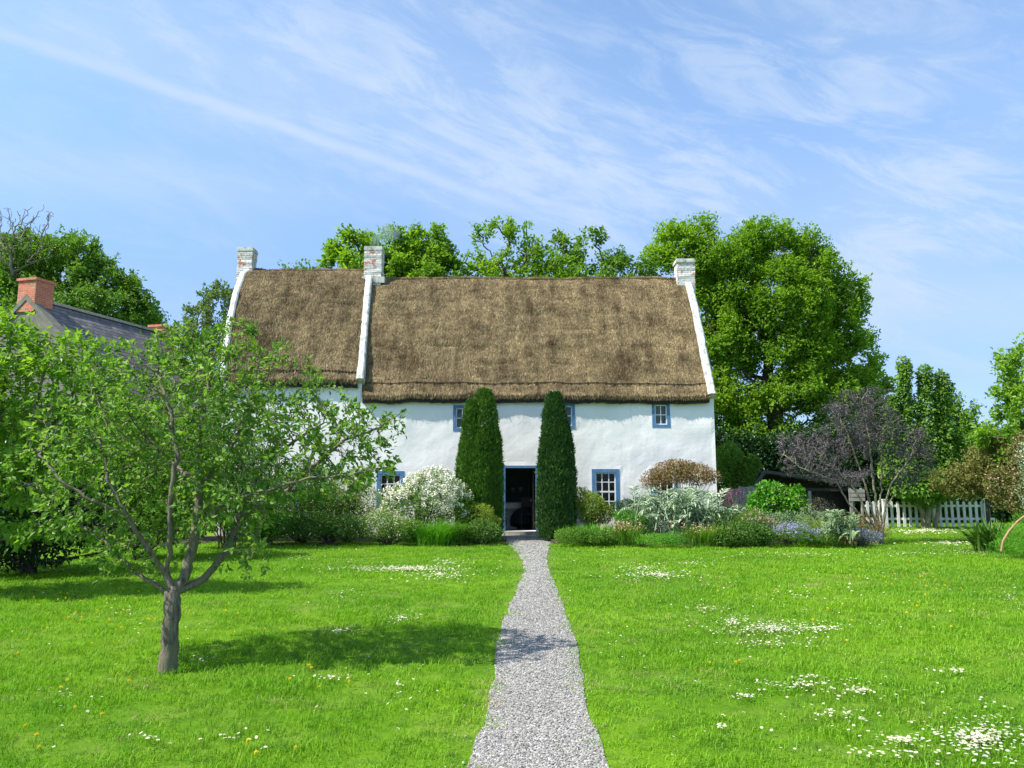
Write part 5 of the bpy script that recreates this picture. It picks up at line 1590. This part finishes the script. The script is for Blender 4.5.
shrub('lime_shrub', 'bright lime green shrub in front of the dark open shed', 'shrub', [(776, 504, 22, 22), (790, 512, 18, 20), (762, 506, 14, 16), (772, 488, 14, 8), (795, 494, 10, 9)], 20.4, 4600, .10, M['leaf_lime'], 149, .6, lo=.3, gap=.6, flowers=(M['petal_pink'], 40, .035, .6, 4), group=HR)
shrub('fennel_haze', 'fine grey-green haze of stems between the lime shrub and the lilac flowers', 'perennial', [(790, 524, 26, 12), (770, 522, 18, 10), (812, 520, 16, 12)], 19.7, 4200, .05, M['leaf_grey'], 150, .25, axisup=.8, group=HR, stems=4)
shrub('lilac_cushion', 'lilac-flowered cushion at the front of the bed below the lime shrub', 'perennial', [(792, 532, 20, 9), (812, 536, 14, 7), (778, 536, 10, 7)], 19.2, 3200, .04, M['leaf_mid'], 151, .5, flowers=(M['petal_lilac'], 330, .026, 1.8, 4), group=HR, stems=0)
shrub('buff_seed_heads', 'buff dried seed heads in front of the shed opening', 'perennial', [(812, 508, 18, 12), (798, 504, 8, 8), (828, 512, 12, 10)], 20.6, 2200, .04, M['leaf_buff'], 152, .3, axisup=.9, group=HR, stems=10, gap=.6)
strappy('orange_perennial', 'orange flame-coloured perennial at the foot of the shed post', 'perennial', 838, 510, 32, 26, 20.2, 300, M['leaf_orange'], 153, .035, arch=.4, group=HR)
strappy('grassy_perennial', 'upright fresh green blades between the lime shrub and the orange plant', 'perennial', 812, 520, 34, 24, 19.9, 420, M['leaf_lime'], 154, .025, arch=.4, group=HR)
shrub('catmint', 'dusky blue catmint spikes at the right tip of the bed', 'perennial', [(858, 536, 16, 8), (872, 537, 10, 7), (848, 532, 9, 8)], 19.4, 2400, .04, M['leaf_grey'], 155, .3, flowers=(M['petal_blue'], 300, .028, 1.3, 4), axisup=.7, group=HR)
shrub('tangled_subshrub', 'brownish tangle of low stems at the foot of the purple-leaved tree', 'perennial', [(870, 524, 14, 11), (882, 531, 10, 9), (858, 520, 10, 10)], 20.0, 1500, .045, M['leaf_bronze'], 156, .35, stems=12, barkm=M['bark_pale'], group=HR, gap=.6)
shrub('small_green_mound', 'small green mound behind the lilac cushion at the lawn edge', 'perennial', [(822, 537, 14, 7), (836, 540, 8, 5)], 19.1, 1800, .04, M['leaf_mid'], 157, .5, group=HR, stems=0)
shrub('green_filler_plant', 'mixed green perennial between the coral flowers and the dark mound', 'perennial', [(720, 520, 18, 12), (748, 520, 16, 9)], 20.0, 3000, .05, M['leaf_mid'], 158, .4, group=HR, stems=3, axisup=.5)
# right edge
strappy('strap_leaved_clump', 'glossy dark strap-leaved clump on the lawn at the right edge', 'perennial', 992, 525, 40, 36, 17.6, 300, M['leaf_hedge'], 160, .05, arch=1.9)
shrub('grassy_mound', 'bright fluffy grass mound at the right edge in front of the blossom shrub', 'shrub', [(1022, 545, 24, 20), (1040, 540, 30, 30), (1006, 550, 14, 10)], 16.4, 9000, .08, M['leaf_lime'], 161, .1, axisup=.8, stems=0)
# bent hoop
g = Geo(); pts = [PY(x_, y_, 15.6) for x_, y_ in ((1001, 549), (1003, 541), (1009, 531), (1018, 521), (1030, 512), (1042, 508), (1054, 511), (1062, 522), (1067, 541))]
pts[0][2] = max(0, pts[0][2] - .05); pts[-1][2] = 0
pts = polypath(pts, .05); tubes(g, np.array(pts), np.arange(-1, len(pts) - 1), np.full(len(pts), .022), 8)
hp = g.obj('bent_hoop', M['hoop'], smooth=True); tag(hp, 'brown bent wooden hoop leaning over the bright grass mound at right', 'hoop')
# pinkish stone by the path
g = Geo(); c = G(557, 541); r = np.random.default_rng(5)
th = np.linspace(0, 2 * math.pi, 13)[:-1]; V = []
for k, (rr_, z) in enumerate(((.15, 0), (.17, .08), (.15, .2), (.08, .27))):
    for a in th: V.append((c.x + math.cos(a) * rr_ * (1 + r.normal(0, .06)), c.y + .15 + math.sin(a) * rr_ * .8, z * (1 + r.normal(0, .05))))
g.add(V, [(k * 12 + i, k * 12 + (i + 1) % 12, (k + 1) * 12 + (i + 1) % 12, (k + 1) * 12 + i) for k in range(3) for i in range(12)], 0, .5)
g.add(V[36:], [tuple(range(12))], 0, .5)
st = g.obj('edging_stone', M['pinkstone'], smooth=True); tag(st, 'pinkish rounded stone at the bed corner beside the path', 'stone')

# background hedges
def hedge(label, x0p, x1p, topp, Y, n, mat, seed, name='hedge', ls=.14):
    r = np.random.default_rng(seed); LB = []
    for px in np.arange(x0p, x1p, 14):
        tp_ = topp + r.normal(0, 5); bot = 527
        LB.append((px, (tp_ + bot) / 2, 16, (bot - tp_) / 2))
    LB = lobes_px(LB, Y, 1.2); c = np.mean([a for a, _ in LB], axis=0)
    root = empty(name, label, 'hedge', (c[0], c[1], 0)); g = Geo(); puff(g, LB, n, ls, r, 0, .6, .5, .5, .1, nscale=1.4, gap=.2); g.obj('foliage', M[mat], root)
    g = Geo()
    for i, (c_, rd) in enumerate(LB): tubes(g, np.array([(c_[0], c_[1], 0), (c_[0] + .1, c_[1], c_[2]), (c_[0], c_[1], c_[2] + rd[2] * .6)]), np.array([-1, 0, 1]), np.array([.06, .05, .02]), 5)
    g.obj('stem', M['bark_dark'], root)
hedge('dark hedge behind the shed beneath the huge rounded tree', 716, 880, 425, 29.6, 32000, 'leaf_dark', 171)
hedge('dark hedge closing the view behind the white picket fence', 880, 1060, 476, 30.5, 18000, 'leaf_dark', 172)
hedge('dark hedge behind the left border bushes in front of the slate building', -60, 215, 405, 20.8, 26000, 'leaf_hedge', 173, ls=.12)

shrub('elder_bush', 'shaded green bush filling the gap between the board panel and the shed roof', 'shrub', [(742, 478, 14, 20), (730, 462, 14, 20), (752, 466, 10, 12)], 27.6, 5200, .09, M['leaf_mid'], 175, .6, stems=5)
shrub('pink_perennial', 'loose pink-flowered perennial mingling between the lime shrub and the dark mound', 'perennial', [(756, 522, 14, 12), (768, 526, 12, 9)], 19.6, 1500, .05, M['leaf_mid'], 176, .3, axisup=.7, flowers=(M['petal_pink'], 60, .035, .9, 4), group=HR, stems=4, gap=.6)
shrub('buff_grass', 'buff tufted perennial mixed in right of the lilac cushion', 'perennial', [(806, 526, 12, 9), (822, 528, 12, 8)], 19.4, 1100, .07, M['leaf_yellow'], 177, .14, axisup=1.2, group=HR, stems=0, gap=.5)
# ------------------------------------------------------------------ shed, panels, sign, fence
YS = 26.0
sh = empty('open_shed', 'dark open-fronted timber shed under the huge tree behind the lime shrub', 'shed', (P(800, 480, YS).x, YS, 0))
def X_(px, Y=YS): return P(px, 480, Y).x
def Z_(py, Y=YS): return P(512, py, Y).z
xa, xb = X_(757), X_(852)
zr = Z_(470.5); xp = X_(763); zE = Z_(484); zl_ = Z_(487); xl_ = X_(751)
g = Geo(); g.prism([(xp, zr), (xb + .1, zE), (xb + .1, zE - .07), (xp, zr - .07)], 'y', YS - .3, YS + .5); g.prism([(xp - .003, zr), (xp - .003, zr - .07), (xl_, zl_ - .07), (xl_, zl_)], 'y', YS - .3, YS - .1); g.obj('roof', M['shed_roof'], sh)
g = Geo(); g.prism([(xp, zr + .01), (xb + .12, zE + .01), (xb + .12, zE - .10), (xp, zr - .10)], 'y', YS - .335, YS - .303); g.prism([(xp - .003, zr + .01), (xp - .003, zr - .10), (xl_ - .02, zl_ - .10), (xl_ - .02, zl_ + .01)], 'y', YS - .335, YS - .303); g.obj('fascia', M['shed_roof'], sh)
g = Geo(); g.box(X_(764), xb, YS - .26, YS - .20, zE - .24, zE - .14); g.obj('beam', M['shed_wood'], sh)
for x_ in (X_(767), X_(848), X_(806)):
    g = Geo(); g.box(x_ - .05, x_ + .05, YS - .27, YS - .18, 0, zE - .245); g.obj('post', M['grey_wood'], sh)
g = Geo(); g.box(xb - .05, xb, YS - .1, YS + .43, 0, zE - .1); g.obj('wall', M['shed_wood'], sh)
g = Geo(); g.prism([(xa + .06, 0), (xb - .06, 0), (xb - .06, zE - .08), (xp, zr - .08), (xa + .06, zl_ - .02)], 'y', YS + .44, YS + .49); g.obj('wall', M['shed_wood'], sh)
# grey board panel beside the gable
pn = empty('board_panel', 'weathered grey vertical board panel between the cottage gable and the shed', 'fence panel', (X_(738, 25), 25, 0))
for i, px in enumerate(np.arange(719, 757, 3.9)):
    g = Geo(); x_ = X_(px, 25); g.box(x_, x_ + .122, 25.0, 25.025 , 0, P(512, 487 - (i % 3) * .4 - (0 if i > 4 else -2), 25).z); g.obj('board', M['grey_wood'], pn)
g = Geo(); g.box(X_(718, 25), X_(757, 25), 25.027, 25.07, .5, .58); g.obj('rail', M['grey_wood'], pn)
# small white bench-like board beside the shed post
sg = empty('white_notice_board', 'small white slatted board on posts seen through the stems of the purple-leaved tree', 'board', (X_(855), 25.6, 0))
for i in range(3):
    g = Geo(); g.box(X_(848, 25.6), X_(864, 25.6), 25.6, 25.62, P(512, 501, 25.6).z + i * .14, P(512, 501, 25.6).z + i * .14 + .115); g.obj('slat', M['grey_wood'], sg)
for px in (850, 861):
    g = Geo(); x_ = X_(px, 25.6); g.box(x_ - .03, x_ + .03, 25.622, 25.68, 0, P(512, 488, 25.6).z); g.obj('post', M['grey_wood'], sg)
# picket fence
YP = 26.9
fn = empty('picket_fence', 'white picket fence at the back right of the lawn', 'fence', (X_(930, YP), YP, 0))
zt = Z_(500.5, YP); r = np.random.default_rng(9)
for px in np.arange(866, 990, 6.0):
    x_ = X_(px, YP); h_ = zt + r.normal(0, .012); tl = r.normal(0, .006)
    g = Geo(); g.prism([(x_ - .048, .06), (x_ + .048, .06), (x_ + .048 + tl, h_ - .05), (x_ + tl, h_), (x_ - .048 + tl, h_ - .05)], 'y', YP, YP + .022); g.obj('picket', M['fence_white'], fn)
for z_ in (.30, .76):
    g = Geo(); g.box(X_(864, YP), X_(992, YP), YP + .024, YP + .06, z_, z_ + .08); g.obj('rail', M['fence_white'], fn)
for px in (882, 931, 982):
    g = Geo(); x_ = X_(px, YP); g.box(x_ - .07, x_ + .07, YP - .12, YP - .003, 0, zt + .02); g.box(x_ - .085, x_ + .085, YP - .135, YP + .012, zt + .022, zt + .05); g.obj('post', M['fence_white'], fn)

# ------------------------------------------------------------------ lawn flowers
r = np.random.default_rng(77)
patches = [  # px, py, rx, ry, count
 (405, 571, 62, 3.5, 520), (440, 577, 40, 7, 150), (450, 565, 30, 6, 90), (340, 635, 22, 5, 50), (402, 622, 22, 5, 60), (330, 683, 20, 3, 26), (345, 600, 40, 15, 20),
 (655, 577, 44, 5, 260), (640, 570, 26, 4, 80), (770, 632, 62, 8, 330), (735, 625, 30, 9, 110), (820, 632, 40, 4, 90), (705, 612, 22, 6, 50), (770, 648, 60, 6, 70),
 (800, 690, 70, 8, 90), (860, 697, 26, 5, 46), (745, 702, 14, 3, 24), (720, 735, 10, 3, 14), (812, 682, 20, 3, 20), (830, 720, 12, 4, 16), (980, 745, 50, 26, 330), (905, 748, 26, 6, 60), (880, 762, 60, 6, 30),
 (955, 676, 22, 3, 26), (925, 532, 50, 4, 300), (985, 553, 45, 4, 260), (950, 545, 40, 5, 120), (1010, 600, 20, 10, 24), (690, 565, 30, 4, 40), (905, 555, 50, 6, 60),
 (200, 665, 26, 5, 14), (130, 620, 120, 45, 36), (60, 700, 60, 40, 16), (150, 745, 26, 12, 10), (230, 745, 60, 20, 10), (400, 690, 70, 60, 24), (800, 600, 220, 50, 90), (850, 720, 170, 45, 60), (620, 640, 60, 60, 20), (300, 560, 100, 14, 60), (620, 555, 50, 6, 30), (800, 556, 90, 6, 90)]
D_ = []
for (px, py, rx, ry, n_) in patches:
    n_ = int(n_ * 1.6); th = r.random(n_) * 6.283; q = np.abs(r.normal(0, .62, n_))
    for a, b in zip(px + np.cos(th) * q * rx, py + np.sin(th) * q * ry):
        if b < 528: continue
        p = G(a, b)
        if in_path(p.x, p.y, .03) or (bool(in_bed(p.x, p.y)) and p.x < 9): continue
        D_.append((p.x, p.y))
D_ = np.array(D_); D_ = D_[np.argsort(D_[:, 1])]
def daisy_geo(g, x, y, h, s, r, petalm=0, eyem=1, stemm=2):
    k = 9; a0_ = r.random() * 6; tl = r.normal(0, .25, 2)
    V = [(x, y, h)]
    for i in range(k):
        a = a0_ + i * 2 * math.pi / k
        for da, rr_ in ((-.26, .9), (.26, .9)):
            cx0, cy0 = math.cos(a + da) * s * rr_, math.sin(a + da) * s * rr_
            V.append((x + cx0, y + cy0, h + tl[0] * cx0 + tl[1] * cy0 + s * .15))
    g.add(V, [(0, 1 + 2 * i, 2 + 2 * i) for i in range(k)], petalm)
    V = [(x, y, h + s * .25)] + [(x + math.cos(i * 1.0472) * s * .3, y + math.sin(i * 1.0472) * s * .3, h + s * .12) for i in range(6)]
    g.add(V, [(0, 1 + i, 1 + (i + 1) % 6) for i in range(6)], eyem, .5)
    g.add([(x - .001, y, 0), (x + .001, y, 0), (x + .001, y, h), (x - .001, y, h)], [(0, 1, 2, 3)], stemm, .5)
src = []
for k in range(4):
    g = Geo(); daisy_geo(g, 0, 0, .050 + .006 * k, .0080 + .0016 * k, r)
    src.append(g.mesh('daisy', [M['petal_white'], M['petal_yellow'], M['grass']]))
for i, (x_, y_) in enumerate(D_[:300]):
    o = bpy.data.objects.new('daisy', src[i % 4]); COL.objects.link(o); o.location = (x_, y_, 0); o.rotation_euler = (r.normal(0, .15), r.normal(0, .15), r.random() * 6.28)
    sc_ = .85 + .4 * r.random(); o.scale = (sc_, sc_, .8 + .3 * r.random())
    tag(o, 'small white daisy open in the grass of the lawn', 'daisy', 'daisies scattered in the lawn')
g = Geo()
for (x_, y_) in D_[300:]:
    daisy_geo(g, x_, y_, .04 + .02 * r.random(), (.008 + .005 * r.random()) * (1 if y_ < 11 else 1.5 if y_ < 19 else 2.6), r)
o = g.obj('daisy_drifts', [M['petal_white'], M['petal_yellow'], M['grass']]); tag(o, 'white drifts of daisies across the farther lawn', 'daisies', kind='stuff')
DD = []
for (px, py, rx, ry, n_) in [(105, 610, 70, 26, 26), (60, 690, 70, 50, 8), (240, 620, 50, 25, 9), (270, 760, 60, 8, 3), (330, 690, 60, 20, 5), (880, 600, 130, 40, 26), (915, 580, 90, 14, 20), (930, 540, 50, 6, 14), (1000, 590, 20, 12, 6), (30, 745, 30, 15, 3), (700, 680, 60, 40, 3)]:
    for _ in range(n_):
        p = G(px + r.normal(0, rx * .5), max(533, py + r.normal(0, ry * .5)))
        if not in_path(p.x, p.y, .05) and not (bool(in_bed(p.x, p.y)) and p.x < 9): DD.append((p.x, p.y))
g = Geo(); n_ = 60
d_ = unit(r.normal(size=(n_, 3)) * np.array([1, 1, .6]) + np.array([0, 0, .35]))
leaf_geo(g, np.tile([0, 0, .062], (n_, 1)), d_, r.normal(size=(n_, 3)), .019, .006, 0, .1)
tubes(g, np.array([(0, 0, 0), (.003, 0, .06)]), np.array([-1, 0]), np.array([.002, .002]), 4, 1)
me = g.mesh('dandelion', [M['petal_yellow'], M['grass']])
for x_, y_ in DD:
    o = bpy.data.objects.new('dandelion', me); COL.objects.link(o); o.location = (x_, y_, 0); o.rotation_euler = (0, 0, r.random() * 6.28)
    sc_ = .6 + .35 * r.random(); o.scale = (sc_, sc_, .9 + .2 * r.random()); tag(o, 'single yellow dandelion flower in the lawn grass', 'dandelion', 'dandelions dotted over the lawn')
